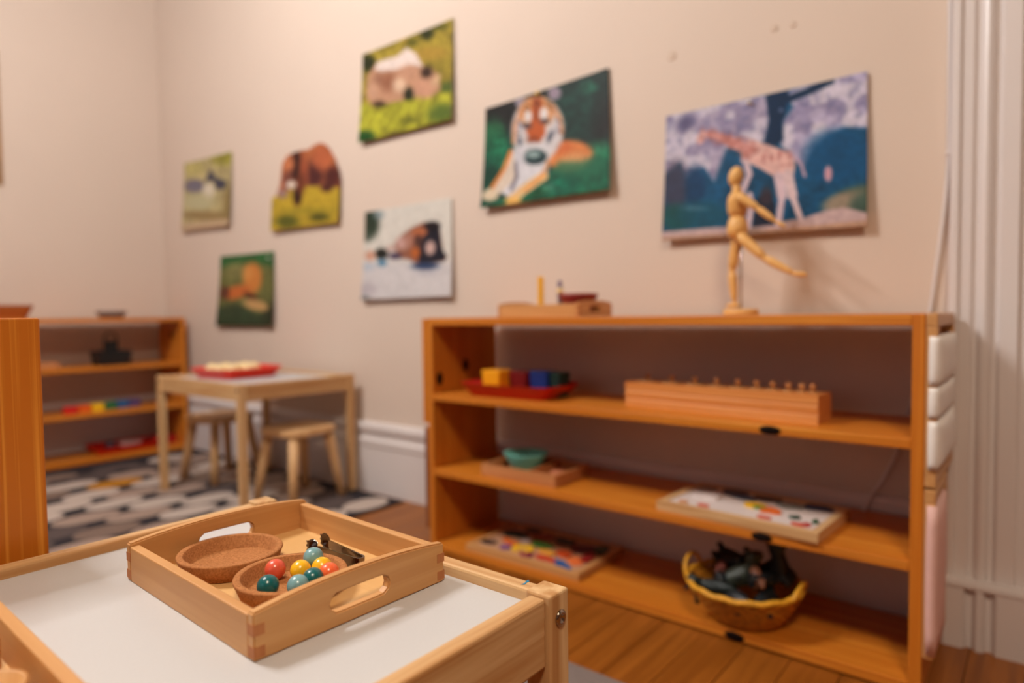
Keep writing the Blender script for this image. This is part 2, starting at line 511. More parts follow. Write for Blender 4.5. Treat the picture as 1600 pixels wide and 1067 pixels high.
tag(gr, 'plain grey floor mat beside the near table', 'rug')

# ------------------------------------------------------------------ wooden handled trays
def handled_tray(loc, rotz, lx, ly, label, group='wooden trays with arched handle ends', hs=1.0):
    """lx: length of the plain sides (local x); the arched, slotted ends stand at +-lx/2 and run along local y."""
    t = thing('wooden_tray', loc, label, 'tray', rotz, group)
    th = 0.0085
    hx, hy = lx / 2, ly / 2
    box('tray_bottom', (-hx + th, hx - th), (-hy + th, hy - th), (0.001, 0.005), wood('plywood_' + 'x', (226, 186, 128), (212, 166, 106), axis='x', freq=50, rough=0.5), t, bev=0)
    for s in (-1, 1):
        a, b_ = sorted((s * hy, s * (hy - th)))
        box('plain_side', (-hx + th, hx - th), (a, b_), (0, 0.0325 * hs), BEECH['x'], t, bev=0.0012)
    zc, sh, sw = 0.0192 * hs, 0.0078 * hs, 0.029 * (ly / 0.186)
    end_n = 40
    for s in (-1, 1):
        x0, x1 = sorted((s * hx, s * (hx - th)))
        # arched outline and stadium-shaped slot, sampled at matching angles so a ring of quads joins them
        inner, outer = [], []
        for i in range(end_n):
            a = 2 * PI * i / end_n
            ca, sa = math.cos(a), math.sin(a)
            k = sw - sh
            # stadium
            if abs(ca) * sh < 1e-9 or abs(sa) / max(abs(ca), 1e-9) > sh / max(k, 1e-9):
                yy = ca / abs(sa) * sh; zz = math.copysign(sh, sa)
            else:
                # ray against the rounded cap centred at +-k
                c0 = math.copysign(k, ca)
                bq = ca * c0
                dq = bq * bq - (c0 * c0 - sh * sh)
                tq = bq + math.sqrt(max(dq, 0))
                yy, zz = tq * ca, tq * sa
            inner.append((yy, zc + zz))
        def top(y):
            q = y / hy
            return (0.0352 + 0.0062 * max(0.0, 1 - abs(q) ** 2.2)) * hs
        N1 = 14
        per = [(-hy + 2 * hy * i / N1, 0.0) for i in range(N1)] + [(hy, 0.0)] + [(hy - 2 * hy * i / N1, top(hy - 2 * hy * i / N1)) for i in range(N1 + 1)]
        bm = bmesh.new()
        def ring(pts, xx):
            return [bm.verts.new((xx, p[0], p[1])) for p in pts]
        # faces made by filling between the outline and the slot
        for xx in (x0, x1):
            A = ring(per, xx); B = ring(inner, xx)
            es = [bm.edges.new((A[i], A[(i + 1) % len(A)])) for i in range(len(A))] + [bm.edges.new((B[i], B[(i + 1) % len(B)])) for i in range(len(B))]
            bmesh.ops.triangle_fill(bm, use_beauty=True, edges=es)
            if xx == x0:
                A0, B0 = A, B
        for P0, P1 in ((A0, A), (B0, B)):
            for i in range(len(P0)):
                j = (i + 1) % len(P0)
                bm.faces.new((P0[i], P0[j], P1[j], P1[i]))
        bmesh.ops.recalc_face_normals(bm, faces=bm.faces[:])
        es = [e for e in bm.edges if len(e.link_faces) == 2 and e.calc_face_angle(0) > 1.0]
        bmesh.ops.bevel(bm, geom=es, offset=0.0013, segments=2, affect='EDGES')
        eo = bm_obj('handle_end', bm, BEECH['y'], t)
        # finger joints: end grain of the plain sides showing in the ends
        for sy in (-1, 1):
            for z0, z1 in ((0.0025, 0.0105), (0.0185, 0.0265)):
                a, b_ = sorted((sy * (hy + 0.0002), sy * (hy - th)))
                xa, xb = sorted((s * (hx + 0.00025), s * (hx - th)))
                box('finger_joint', (xa, xb), (a, b_), (z0 * hs, z1 * hs), wood('end_grain', (196, 130, 80), (178, 112, 66), axis='z', freq=200, rough=0.6), eo, bev=0)
    return t


handled_tray((-0.5415, 0.3315, 0.44), -0.028, 0.234, 0.184, 'beech tray with arched slotted ends holding two cork bowls and tongs')

CORK = None
def cork():
    m, nt, b = newmat('cork')
    N, L = nt.nodes, nt.links
    tc = N.new('ShaderNodeTexCoord')
    v = N.new('ShaderNodeTexVoronoi'); v.inputs['Scale'].default_value = 750
    n = N.new('ShaderNodeTexNoise'); n.inputs['Scale'].default_value = 900; n.inputs['Detail'].default_value = 3
    L.new(tc.outputs['Object'], v.inputs['Vector']); L.new(tc.outputs['Object'], n.inputs['Vector'])
    mx = N.new('ShaderNodeMix'); mx.data_type = 'FLOAT'; mx.inputs[0].default_value = 0.5
    sp = N.new('ShaderNodeSeparateColor'); L.new(v.outputs['Color'], sp.inputs[0])
    L.new(sp.outputs[0], mx.inputs[2]); L.new(n.outputs['Fac'], mx.inputs[3])
    rp = N.new('ShaderNodeValToRGB')
    for e, p, c in zip(rp.color_ramp.elements, (0.1, 0.7), ((146, 92, 52), (184, 124, 76))):
        e.position = p; e.color = (*lin(c), 1)
    L.new(mx.outputs[0], rp.inputs['Fac']); L.new(rp.outputs['Color'], b.inputs['Base Color'])
    b.inputs['Roughness'].default_value = 0.9; b.inputs['Specular IOR Level'].default_value = 0.2
    bp = N.new('ShaderNodeBump'); bp.inputs['Strength'].default_value = 0.35; bp.inputs['Distance'].default_value = 0.0006
    L.new(mx.outputs[0], bp.inputs['Height']); L.new(bp.outputs['Normal'], b.inputs['Normal'])
    return m


CORK = cork()
TZ = 0.445   # inside floor of the tray
bowl_prof = [(0, 0), (0.040, 0), (0.0415, 0.001), (0.0474, 0.0158), (0.0470, 0.0168), (0.0465, 0.0172), (0.0418, 0.0172), (0.0412, 0.0167), (0.0392, 0.0056), (0.0385, 0.0051), (0, 0.0050)]
for (cx, cy, lab) in ((-0.6, 0.3115, 'empty round cork bowl in the beech tray'), (-0.5035, 0.315, 'round cork bowl holding the eight coloured wooden balls')):
    o = lathe('cork_bowl', bowl_prof, CORK, n=64)
    o.location = (cx, cy, TZ)
    tag(o, lab, 'bowl', 'cork bowls in the beech tray')

balls = [('coral', (226, 92, 66), -0.527, 0.314, 0.0, 'coral red wooden ball at the left, behind the dark teal ball nearest the rim'),
         ('teal', (12, 96, 98), -0.4995, 0.2905, 0.0, 'dark teal wooden ball nearest the left rim of the cork bowl'),
         ('yellow', (244, 186, 26), -0.507, 0.3265, 0.0, 'yellow wooden ball in the middle of the cork bowl'),
         ('sky', (120, 164, 170), -0.5155, 0.3455, 0.004, 'light blue wooden ball at the back of the cork bowl beside the tongs'),
         ('yellow', (244, 186, 26), -0.4975, 0.342, 0.0, 'yellow wooden ball touching the orange one near the right rim of the bowl'),
         ('orange', (240, 106, 58), -0.4815, 0.338, 0.0, 'orange coral wooden ball at the right rim of the cork bowl'),
         ('sky', (120, 164, 170), -0.4795, 0.306, 0.0, 'light blue wooden ball at the front of the cork bowl half behind the tray end'),
         ('teal', (12, 96, 98), -0.4825, 0.3225, 0.0, 'dark teal wooden ball between the yellow, orange and front light blue balls')]
for (cn, c, bx, by, dz, lab) in balls:
    m = plain('ball_' + cn, c, rough=0.28, var=0.04, scale=80, coat=0.25)
    o = ellipsoid('wooden_ball', (0, 0, 0), (0.009,) * 3, m, seg=40)
    o.location = (bx, by, TZ + 0.0051 + 0.009 + dz)
    tag(o, lab, 'ball', 'coloured wooden balls in the cork bowl')

# tongs
tg = thing('tongs', (-0.489, 0.3785, TZ), 'small shiny metal tongs with scooped ends lying in the beech tray', 'tongs', 0)
def strip(name, pts, zlo, zhi, mat, parent, th=0.0008):
    vs, fs = [], []
    P = [Vector((p[0], p[1], 0)) for p in pts]
    n = len(P)
    for i, p in enumerate(P):
        t_ = (P[min(i + 1, n - 1)] - P[max(i - 1, 0)]).normalized(); s_ = Vector((-t_.y, t_.x, 0)) * th
        zl = zlo[i] if hasattr(zlo, '__len__') else zlo; zh = zhi[i] if hasattr(zhi, '__len__') else zhi
        for q, z in ((p + s_, zl), (p - s_, zl), (p - s_, zh), (p + s_, zh)):
            vs.append((q.x, q.y, z))
    for i in range(n - 1):
        for k in range(4):
            fs.append((i * 4 + k, i * 4 + (k + 1) % 4, i * 4 + 4 + (k + 1) % 4, i * 4 + 4 + k))
    fs.append((0, 1, 2, 3)); fs.append(tuple((n - 1) * 4 + k for k in (3, 2, 1, 0)))
    return me_obj(name, vs, fs, mat, parent, smooth=False)


bend = [(0.004 * math.cos(a) - 0.002, 0.004 * math.sin(a)) for a in np.linspace(-PI / 2, PI / 2, 13)]
TM = plain('tong_steel', (120, 106, 96), rough=0.14, metal=1.0, var=0.08)
strip('spring_bend', bend, 0.0012, 0.0145, TM, tg)
def claw(px, py, ang, parent):
    """Spoon-shaped end with three teeth, standing on its edge."""
    bm = bmesh.new()
    nu, nv = 8, 9
    R = Matrix.Rotation(ang, 3, 'Z')
    g = []
    for i in range(nu + 1):
        u = i / nu
        row = []
        for j in range(nv):
            v = j / (nv - 1) * 2 - 1
            hgt = 0.0075 * (0.65 + 0.5 * math.sin(PI * min(1, u * 0.9 + 0.15)))
            tooth = 0.0022 * (0.5 + 0.5 * math.cos(v * PI * 2)) if i == nu else 0
            x = -0.017 * u - tooth
            y = 0.0045 * (1 - v * v) * math.sin(PI * min(1.0, u + 0.05)) * (1 if py > 0 else -1)
            q = R @ Vector((x, y, 0))
            row.append(bm.verts.new((px + q.x, py + q.y, 0.0095 + v * hgt)))
        g.append(row)
    for i in range(nu):
        for j in range(nv - 1):
            bm.faces.new((g[i][j], g[i + 1][j], g[i + 1][j + 1], g[i][j + 1]))
    r = bmesh.ops.solidify(bm, geom=bm.faces[:], thickness=0.0009)
    return bm_obj('scoop_end', bm, TM, parent, smooth=True)


for s, (ex, ey) in ((-1, (-0.062, -0.0035)), (1, (-0.068, 0.0135))):
    pts = [(-0.002 + (ex + 0.002) * q, s * 0.004 + (ey - s * 0.004) * q) for q in np.linspace(0, 1, 8)]
    a = strip('arm', pts, list(np.linspace(0.0012, 0.005, 8)), list(np.linspace(0.0145, 0.0125, 8)), TM, tg)
    claw(ex, ey, 0.05 if s < 0 else -0.12, a)

# the second tray at the near left corner of the table
handled_tray((-0.545, 0.031, 0.44), -0.01, 0.27, 0.205, 'beech tray at the lower left edge of the near table, partly out of view', hs=1.05)
o = box('wooden_block', (-0.02, 0.02), (-0.02, 0.02), (0, 0.026), BEECH['z'], bev=0.003)
o.location = (-0.558, 0.096, TZ); o.rotation_euler = (0, 0, 0.35); tag(o, 'small square wooden block in the lower left tray', 'block')
o = lathe('wooden_cup', [(0, 0), (0.017, 0), (0.022, 0.016), (0.0225, 0.018), (0.019, 0.018), (0.0155, 0.004), (0, 0.004)], BEECH['z'], n=40)
o.location = (-0.490, 0.0985, TZ); tag(o, 'small round wooden cup in the lower left tray', 'cup')

# ------------------------------------------------------------------ posters
def smooth(e0, e1, x):
    t = np.clip((x - e0) / (e1 - e0 + 1e-9), 0, 1)
    return t * t * (3 - 2 * t)


class Print:
    """Paints a printed picture over a grid of points; coordinates are the picture's own units."""
    def __init__(self, quad, nx, ny, base, seed=1):
        u = np.linspace(0, 1, nx)[None, :].repeat(ny, 0); v = np.linspace(0, 1, ny)[:, None].repeat(nx, 1)
        TL, TR, BR, BL = [np.array(q, float) for q in quad]
        P = (1 - v)[..., None] * ((1 - u)[..., None] * TL + u[..., None] * TR) + v[..., None] * ((1 - u)[..., None] * BL + u[..., None] * BR)
        self.X, self.Y, self.nx, self.ny = P[..., 0], P[..., 1], nx, ny
        self.c = np.ones((ny, nx, 3)) * np.array(base, float)
        self.rs = np.random.RandomState(seed)

    def noise(self, cells):
        g = self.rs.rand(cells + 2, int(cells * 1.4) + 2)
        yy = np.linspace(0, cells, self.ny)[:, None]; xx = np.linspace(0, int(cells * 1.4), self.nx)[None, :]
        y0, x0 = yy.astype(int), xx.astype(int); fy, fx = yy - y0, xx - x0
        fy, fx = fy * fy * (3 - 2 * fy), fx * fx * (3 - 2 * fx)
        return (g[y0, x0] * (1 - fx) + g[y0, x0 + 1] * fx) * (1 - fy) + (g[y0 + 1, x0] * (1 - fx) + g[y0 + 1, x0 + 1] * fx) * fy

    def put(self, m, col, a=1.0):
        m = (m * a)[..., None]
        self.c = self.c * (1 - m) + np.array(col, float) * m
        return self

    def ell(self, x, y, rx, ry, col, soft=0.35, a=1.0, ang=0.0):
        dx, dy = self.X - x, self.Y - y
        c, s = math.cos(ang), math.sin(ang)
        d = np.sqrt(((dx * c + dy * s) / rx) ** 2 + ((-dx * s + dy * c) / ry) ** 2)
        return self.put(1 - smooth(1 - soft, 1 + soft, d), col, a)

    def sd(self, pts):
        d = np.full(self.X.shape, 1e9); ins = np.zeros(self.X.shape, bool)
        n = len(pts)
        for i in range(n):
            (x0, y0), (x1, y1) = pts[i], pts[(i + 1) % n]
            ex, ey = x1 - x0, y1 - y0
            t = np.clip(((self.X - x0) * ex + (self.Y - y0) * ey) / (ex * ex + ey * ey + 1e-9), 0, 1)
            d = np.minimum(d, np.hypot(self.X - x0 - t * ex, self.Y - y0 - t * ey))
            cr = ((y0 > self.Y) != (y1 > self.Y)) & (self.X < ex * (self.Y - y0) / (ey if abs(ey) > 1e-9 else 1e-9) + x0)
            ins ^= cr
        return np.where(ins, -d, d)

    def poly(self, pts, col, soft=8, a=1.0):
        return self.put(1 - smooth(-soft, soft, self.sd(pts)), col, a)

    def line(self, pts, wd, col, soft=4, a=1.0):
        d = np.full(self.X.shape, 1e9)
        for i in range(len(pts) - 1):
            (x0, y0), (x1, y1) = pts[i], pts[i + 1]
            w0 = wd if not hasattr(wd, '__len__') else wd[i]
            ex, ey = x1 - x0, y1 - y0
            t = np.clip(((self.X - x0) * ex + (self.Y - y0) * ey) / (ex * ex + ey * ey + 1e-9), 0, 1)
            d = np.minimum(d, np.hypot(self.X - x0 - t * ex, self.Y - y0 - t * ey) - w0 / 2)
        return self.put(1 - smooth(-soft, soft, d), col, a)

    def mottle(self, amt, cells=(14, 34)):
        f = sum(self.noise(c) for c in cells) / len(cells)
        self.c = np.clip(self.c * (1 + amt * (f[..., None] - 0.5) * 2), 0, 255)
        return self

    def mottle_where(self, m, col, cells=20, thr=0.5, a=0.6):
        return self.put(m * smooth(thr - 0.1, thr + 0.1, self.noise(cells)), col, a)


PAPER = None
def print_mat():
    m, nt, b = newmat('printed_paper')
    at = nt.nodes.new('ShaderNodeAttribute'); at.attribute_name = 'print'
    nt.links.new(at.outputs['Color'], b.inputs['Base Color'])
    b.inputs['Roughness'].default_value = 0.5; b.inputs['Specular IOR Level'].default_value = 0.2
    return m


PAPER = print_mat()

def poster(name, corners, pr, label, pins=(), cut=None, curl=0.016):
    """corners: TL, TR, BR, BL as (x, z) on the back wall."""
    TL, TR, BR, BL = [np.array(q, float) for q in corners]
    nx, ny = pr.nx, pr.ny
    cx, zb = (BL[0] + BR[0]) / 2, min(BL[1], BR[1])
    vs = []
    for j in range(ny):
        v = j / (ny - 1)
        for i in range(nx):
            u = i / (nx - 1)
            p = (1 - v) * ((1 - u) * TL + u * TR) + v * ((1 - u) * BL + u * BR)
            off = 0.004 + curl * v ** 2 + 0.004 * abs(2 * u - 1) ** 3
            vs.append((p[0] - cx, -off, p[1] - zb))
    keep = None if cut is None else (pr.sd(cut) < 0)
    fs = []
    for j in range(ny - 1):
        for i in range(nx - 1):
            if keep is None or (keep[j, i] or keep[j + 1, i + 1]):
                fs.append((j * nx + i, (j + 1) * nx + i, (j + 1) * nx + i + 1, j * nx + i + 1))
    me = bpy.data.meshes.new(name); me.from_pydata(vs, [], fs)
    at = me.attributes.new('print', 'FLOAT_COLOR', 'POINT')
    c = np.clip(pr.c, 0, 255) / 255
    c = 0.86 * np.where(c <= 0.04045, c / 12.92, ((c + 0.055) / 1.055) ** 2.4).reshape(-1, 3) ** 1.08
    at.data.foreach_set('color', np.c_[c, np.ones(len(c))].astype(np.float32).ravel())
    t = thing(name, (cx, YW, zb), label, 'poster', group='animal posters on the wall')
    sh = link('sheet', me, PAPER, t, smooth=True)
    if cut is not None:
        bm = bmesh.new(); bm.from_mesh(me)
        bmesh.ops.delete(bm, geom=[v for v in bm.verts if not v.link_faces], context='VERTS')
        bm.to_mesh(me); bm.free()
    sd_ = sh.modifiers.new('thickness', 'SOLIDIFY'); sd_.thickness = 0.0012; sd_.offset = -1
    for (u, v, col) in pins:
        p = (1 - v) * ((1 - u) * TL + u * TR) + v * ((1 - u) * BL + u * BR)
        k = lathe('push_pin', [(0, 0), (0.0055, 0), (0.0055, 0.002), (0.003, 0.004), (0.003, 0.009), (0.0045, 0.011), (0, 0.012)], plain('pin_%d_%d' % (col[0], col[2]), col, rough=0.3), t, n=16)
        k.location = (p[0] - cx, -0.005 - curl * v ** 2, p[1] - zb); k.rotation_euler = (PI / 2, 0, 0)
    return t


NX, NY = 132, 94
# giraffe
q = ((58, 242), (875, 60), (880, 690), (52, 747))
p = Print(q, NX + 40, NY + 30, (14, 84, 124), 11)
p.mottle(0.25)
p.poly([(50, 235), (505, 140), (518, 230), (492, 335), (430, 365), (350, 330), (285, 500), (240, 440), (190, 455), (160, 485), (130, 420), (50, 480)], (184, 174, 200), 14)
p.poly([(585, 130), (690, 95), (885, 45), (890, 290), (800, 282), (740, 310), (690, 360), (650, 440), (605, 395), (562, 350), (572, 250), (610, 195), (590, 165)], (190, 182, 212), 12)
lt = smooth(120, 160, p.c.sum(2) / 3)
p.mottle_where(lt, (128, 122, 160), 14, 0.55, 0.5).mottle_where(lt, (226, 220, 232), 10, 0.55, 0.7).mottle_where(lt, (104, 106, 150), 30, 0.66, 0.35)
p.ell(150, 265, 50, 32, (92, 88, 128), 0.6, 0.8, -0.7).ell(300, 320, 70, 40, (110, 108, 150), 0.6, 0.6)
p.poly([(498, 145), (592, 125), (582, 200), (566, 260), (572, 330), (540, 352), (495, 352), (512, 250)], (8, 46, 82), 8)
p.line([(560, 175), (660, 135), (745, 92)], 30, (10, 46, 80), 8).ell(560, 208, 9, 9, (120, 130, 170), 0.5, 0.7)
p.ell(110, 530, 60, 110, (74, 66, 88), 0.4, 0.85).ell(200, 520, 48, 80, (18, 62, 104), 0.4, 0.8).ell(120, 650, 90, 55, (20, 86, 82), 0.4, 0.8).ell(240, 640, 110, 60, (14, 86, 108), 0.4, 0.8)
p.ell(200, 612, 60, 10, (110, 140, 160), 0.6, 0.5)
p.ell(770, 400, 120, 110, (8, 84, 132), 0.3, 0.7).ell(840, 590, 110, 62, (112, 116, 92), 0.3, 0.9, -0.35).ell(790, 590, 70, 35, (168, 148, 128), 0.4, 0.8, -0.3).ell(860, 600, 40, 40, (60, 90, 80), 0.5, 0.7)
p.poly([(40, 712), (300, 690), (470, 682), (560, 668), (650, 655), (740, 622), (800, 612), (890, 640), (890, 700), (40, 760)], (204, 178, 178), 5)
p.poly([(40, 735), (400, 712), (890, 664), (890, 700), (40, 760)], (196, 160, 136), 5)
p.ell(440, 705, 60, 14, (150, 124, 110), 0.6, 0.8)
p.poly([(455, 690), (470, 570), (520, 540), (545, 600), (545, 680)], (24, 34, 58), 6).ell(505, 560, 26, 40, (70, 52, 60), 0.5, 0.8)
G = (232, 190, 184)
p.poly([(408, 345), (440, 330), (480, 338), (560, 368), (612, 392), (618, 440), (606, 510), (560, 520), (535, 480), (480, 446), (430, 425), (398, 420), (402, 390)], G, 6)
p.line([(228, 305), (290, 312), (350, 335), (430, 368)], [26, 34, 46], (214, 156, 150), 5)
p.ell(224, 322, 18, 30, (222, 176, 172), 0.3, 1, 0.5)
p.mottle_where(1 - smooth(10, 26, p.sd([(235, 295), (350, 315), (430, 340), (600, 395), (600, 420), (430, 400), (340, 350), (240, 320)])), (176, 104, 96), 40, 0.52, 0.5)
LG = (222, 198, 208)
p.line([(420, 420), (436, 470), (410, 540), (400, 600), (402, 690)], [26, 22, 20, 18], LG, 4).line([(440, 555), (446, 620), (436, 690)], 22, LG, 4)
p.line([(555, 480), (570, 560), (558, 682)], [38, 24], LG, 4).line([(590, 470), (610, 560), (645, 660)], [38, 22], (226, 202, 206), 4)
p.line([(608, 395), (640, 430), (655, 478)], 12, (200, 170, 190), 4)
p.ell(742, 472, 13, 32, (222, 170, 184), 0.4).mottle(0.06, (40,))
poster('giraffe_poster', [(-0.779, 1.201), (-0.304, 1.205), (-0.299, 0.867), (-0.785, 0.874)], p, 'poster of a giraffe against blue foliage, behind the wooden mannequin', pins=((0.46, 0.035, (235, 232, 225)),), curl=0.016)

# tiger
q = ((92, 340), (905, 78), (945, 885), (82, 1010))
p = Print(q, NX + 30, NY + 24, (28, 46, 42), 5)
p.ell(200, 330, 200, 130, (30, 27, 26), 0.5).ell(870, 400, 80, 140, (34, 28, 28), 0.5)
p.ell(700, 330, 160, 200, (22, 62, 54), 0.6, 0.8).ell(790, 200, 50, 40, (40, 110, 88), 0.6, 0.6)
p.ell(150, 520, 90, 120, (40, 104, 68), 0.5, 0.9).ell(190, 640, 110, 130, (24, 118, 84), 0.5, 0.8).ell(110, 800, 90, 110, (16, 72, 56), 0.5)
p.poly([(520, 800), (640, 700), (840, 660), (960, 580), (960, 900), (70, 1030), (90, 960), (300, 930)], (20, 100, 72), 40)
p.ell(660, 840, 90, 60, (0, 104, 80), 0.6, 0.8).ell(860, 620, 70, 60, (50, 138, 98), 0.6, 0.7).ell(470, 900, 70, 50, (20, 84, 50), 0.6, 0.8).ell(560, 860, 40, 30, (110, 150, 130), 0.8, 0.5)
p.mottle(0.45, (22, 44))
p.ell(680, 655, 150, 105, (226, 140, 78), 0.2).ell(640, 600, 60, 50, (224, 118, 62), 0.5, 0.7).ell(720, 680, 90, 50, (236, 178, 120), 0.5, 0.8)
p.poly([(560, 760), (620, 690), (760, 690), (860, 650), (900, 720), (860, 790), (640, 800)], (36, 110, 80), 30, 0.8)
p.poly([(300, 600), (560, 620), (545, 780), (470, 860), (330, 960), (225, 900), (270, 760)], (218, 216, 222), 14)
p.poly([(280, 610), (320, 680), (335, 800), (230, 900), (150, 950), (95, 945), (105, 905), (190, 840)], (222, 206, 190), 10)
p.line([(285, 620), (240, 740), (160, 870)], 26, (226, 140, 60), 9).line([(320, 690), (335, 790), (300, 880)], 22, (112, 106, 122), 9)
p.line([(520, 790), (400, 870), (310, 950)], 62, (234, 194, 140), 10).line([(545, 690), (520, 780), (400, 890)], 20, (226, 134, 52), 8, 0.7).ell(320, 960, 60, 35, (238, 190, 110), 0.4).ell(150, 920, 60, 40, (226, 208, 180), 0.4)
p.ell(345, 285, 42, 40, (150, 142, 156), 0.3).ell(572, 232, 44, 44, (158, 142, 158), 0.3).ell(455, 245, 75, 26, (26, 20, 16), 0.4)
p.ell(462, 475, 178, 220, (214, 208, 210), 0.09)
p.ell(455, 360, 118, 110, (214, 150, 96), 0.2).line([(300, 560), (310, 440), (360, 330)], 26, (214, 148, 100), 10, 0.8).line([(625, 500), (610, 400), (560, 310)], 26, (222, 150, 96), 10, 0.8)
p.poly([(425, 265), (490, 265), (505, 380), (520, 500), (480, 560), (420, 555), (385, 480), (420, 380)], (192, 96, 42), 12)
p.line([(455, 270), (455, 400)], 26, (130, 62, 30), 12, 0.7)
p.ell(398, 385, 26, 42, (226, 220, 220), 0.45).ell(505, 370, 28, 46, (228, 222, 222), 0.45)
for sx_, sy_, ex_, ey_ in ((375, 300, 410, 325), (365, 335, 398, 345), (520, 285, 560, 310), (530, 320, 575, 345), (330, 420, 365, 440), (590, 400, 620, 430), (320, 500, 350, 500), (600, 480, 630, 500), (430, 290, 455, 310), (470, 290, 490, 310)):
    p.line([(sx_, sy_), (ex_, ey_)], 9, (58, 40, 34), 7, 0.75)
for k_ in range(6):
    p.line([(610 + k_ * 36, 570 + k_ * 9), (600 + k_ * 34, 650 + k_ * 6)], 8, (120, 60, 30), 8, 0.55)
p.ell(392, 448, 34, 20, (92, 74, 78), 0.5).ell(512, 418, 34, 18, (96, 78, 80), 0.5).ell(440, 545, 48, 26, (140, 64, 30), 0.5, 0.8)
p.ell(345, 555, 15, 38, (70, 82, 100), 0.5, 0.9, -0.2).ell(553, 520, 17, 46, (66, 74, 92), 0.5, 0.9, 0.35).ell(340, 450, 12, 40, (150, 150, 170), 0.6, 0.7).ell(600, 470, 12, 50, (160, 158, 176), 0.6, 0.7)
p.ell(450, 600, 100, 40, (216, 214, 218), 0.4).ell(455, 658, 80, 52, (26, 54, 58), 0.25).ell(445, 642, 48, 24, (150, 172, 172), 0.4).ell(350, 650, 40, 60, (206, 204, 212), 0.5, 0.8)
p.mottle(0.07, (30, 60))
poster('tiger_poster', [(-1.41, 1.349), (-0.953, 1.37), (-0.939, 1.028), (-1.421, 1.029)], p, 'poster of a tiger lying in dark green grass', pins=((0.46, 0.02, (236, 196, 60)),), curl=0.02)

# rhino
q = ((145, 350), (780, 80), (795, 830), (125, 965))
p = Print(q, NX, NY, (158, 140, 56), 21)
p.poly([(120, 700), (330, 660), (800, 620), (800, 850), (110, 980)], (168, 166, 54), 20)
p.mottle(0.3, (12, 26))
p.ell(185, 410, 60, 60, (46, 52, 26), 0.5).ell(610, 190, 45, 45, (52, 56, 22), 0.5).ell(690, 140, 60, 30, (84, 84, 30), 0.6, 0.8).ell(510, 250, 36, 28, (92, 92, 32), 0.6, 0.8).ell(640, 330, 110, 50, (176, 142, 62), 0.6, 0.8)
p.ell(180, 925, 70, 45, (34, 84, 36), 0.5).ell(730, 780, 90, 70, (88, 110, 44), 0.6, 0.9).ell(500, 815, 70, 30, (112, 112, 36), 0.6, 0.8).ell(400, 910, 50, 24, (110, 100, 44), 0.6, 0.7).ell(760, 590, 60, 40, (70, 94, 44), 0.6, 0.8)
p.poly([(175, 640), (180, 500), (240, 410), (330, 368), (400, 350), (470, 290), (540, 330), (590, 420), (650, 440), (695, 500), (712, 600), (640, 660), (560, 640), (440, 670), (320, 690), (220, 710)], (190, 146, 118), 12)
p.poly([(235, 450), (260, 390), (330, 368), (400, 350), (470, 288), (535, 330), (585, 425), (500, 410), (420, 440), (300, 462)], (230, 214, 206), 10)
p.ell(612, 468, 40, 44, (66, 46, 36), 0.45).ell(495, 622, 40, 50, (34, 40, 22), 0.4).ell(275, 692, 48, 26, (76, 58, 40), 0.5).ell(340, 530, 60, 70, (150, 98, 74), 0.6, 0.8).ell(480, 460, 60, 50, (196, 150, 124), 0.6, 0.8).ell(420, 555, 46, 50, (222, 192, 166), 0.6, 0.9).ell(590, 590, 70, 70, (206, 156, 130), 0.5, 0.8).ell(265, 510, 30, 40, (150, 104, 84), 0.6, 0.7).ell(680, 530, 22, 50, (212, 178, 142), 0.5, 0.9, 0.5).ell(220, 600, 40, 50, (206, 164, 138), 0.6, 0.7)
p.mottle(0.08, (40,))
poster('rhino_poster', [(-2.024, 1.678), (-1.549, 1.678), (-1.55, 1.341), (-2.043, 1.346)], p, 'topmost poster, of a pale rhino on yellow green grass', pins=((0.5, 0.03, (222, 186, 90)),))

# hippo
q = ((136, 190), (937, 53), (960, 966), (124, 1002))
p = Print(q, NX, NY, (222, 218, 210), 31)
p.poly([(100, 640), (980, 640), (980, 1020), (100, 1020)], (216, 212, 214), 60)
p.ell(185, 290, 90, 140, (54, 68, 54), 0.45).ell(270, 210, 50, 40, (130, 150, 160), 0.7, 0.7).ell(150, 400, 50, 60, (74, 86, 74), 0.6, 0.7)
p.ell(180, 900, 90, 60, (186, 178, 186), 0.7, 0.8).ell(165, 985, 60, 24, (128, 128, 128), 0.6, 0.8).ell(180, 690, 60, 40, (176, 190, 206), 0.7, 0.7)
p.poly([(425, 480), (500, 395), (600, 320), (700, 275), (825, 285), (850, 400), (872, 560), (915, 600), (890, 640), (680, 680), (560, 620), (470, 610)], (156, 104, 84), 12)
p.poly([(690, 420), (760, 330), (835, 330), (860, 520), (905, 600), (880, 640), (670, 660), (650, 600)], (36, 36, 50), 14)
p.ell(770, 315, 72, 46, (30, 24, 32), 0.4).ell(760, 515, 44, 66, (208, 176, 168), 0.4).ell(628, 560, 42, 50, (192, 108, 56), 0.4).ell(655, 370, 62, 38, (192, 116, 78), 0.4).ell(500, 470, 56, 60, (206, 168, 160), 0.5).ell(560, 440, 40, 70, (190, 140, 124), 0.6, 0.8).ell(650, 450, 34, 60, (70, 46, 44), 0.5, 0.8)
p.ell(305, 570, 66, 52, (34, 36, 32), 0.35).ell(195, 590, 52, 48, (212, 164, 142), 0.4).ell(440, 590, 60, 34, (84, 70, 96), 0.5).ell(400, 520, 46, 30, (206, 178, 170), 0.6)
p.ell(720, 685, 120, 34, (52, 74, 112), 0.5).ell(315, 655, 46, 34, (98, 146, 178), 0.5).ell(740, 750, 90, 24, (190, 188, 198), 0.7, 0.7)
p.mottle(0.05, (16, 40))
poster('hippo_poster', [(-2.029, 1.083), (-1.568, 1.084), (-1.563, 0.748), (-2.048, 0.746)], p, 'poster of a hippo rising from pale water')

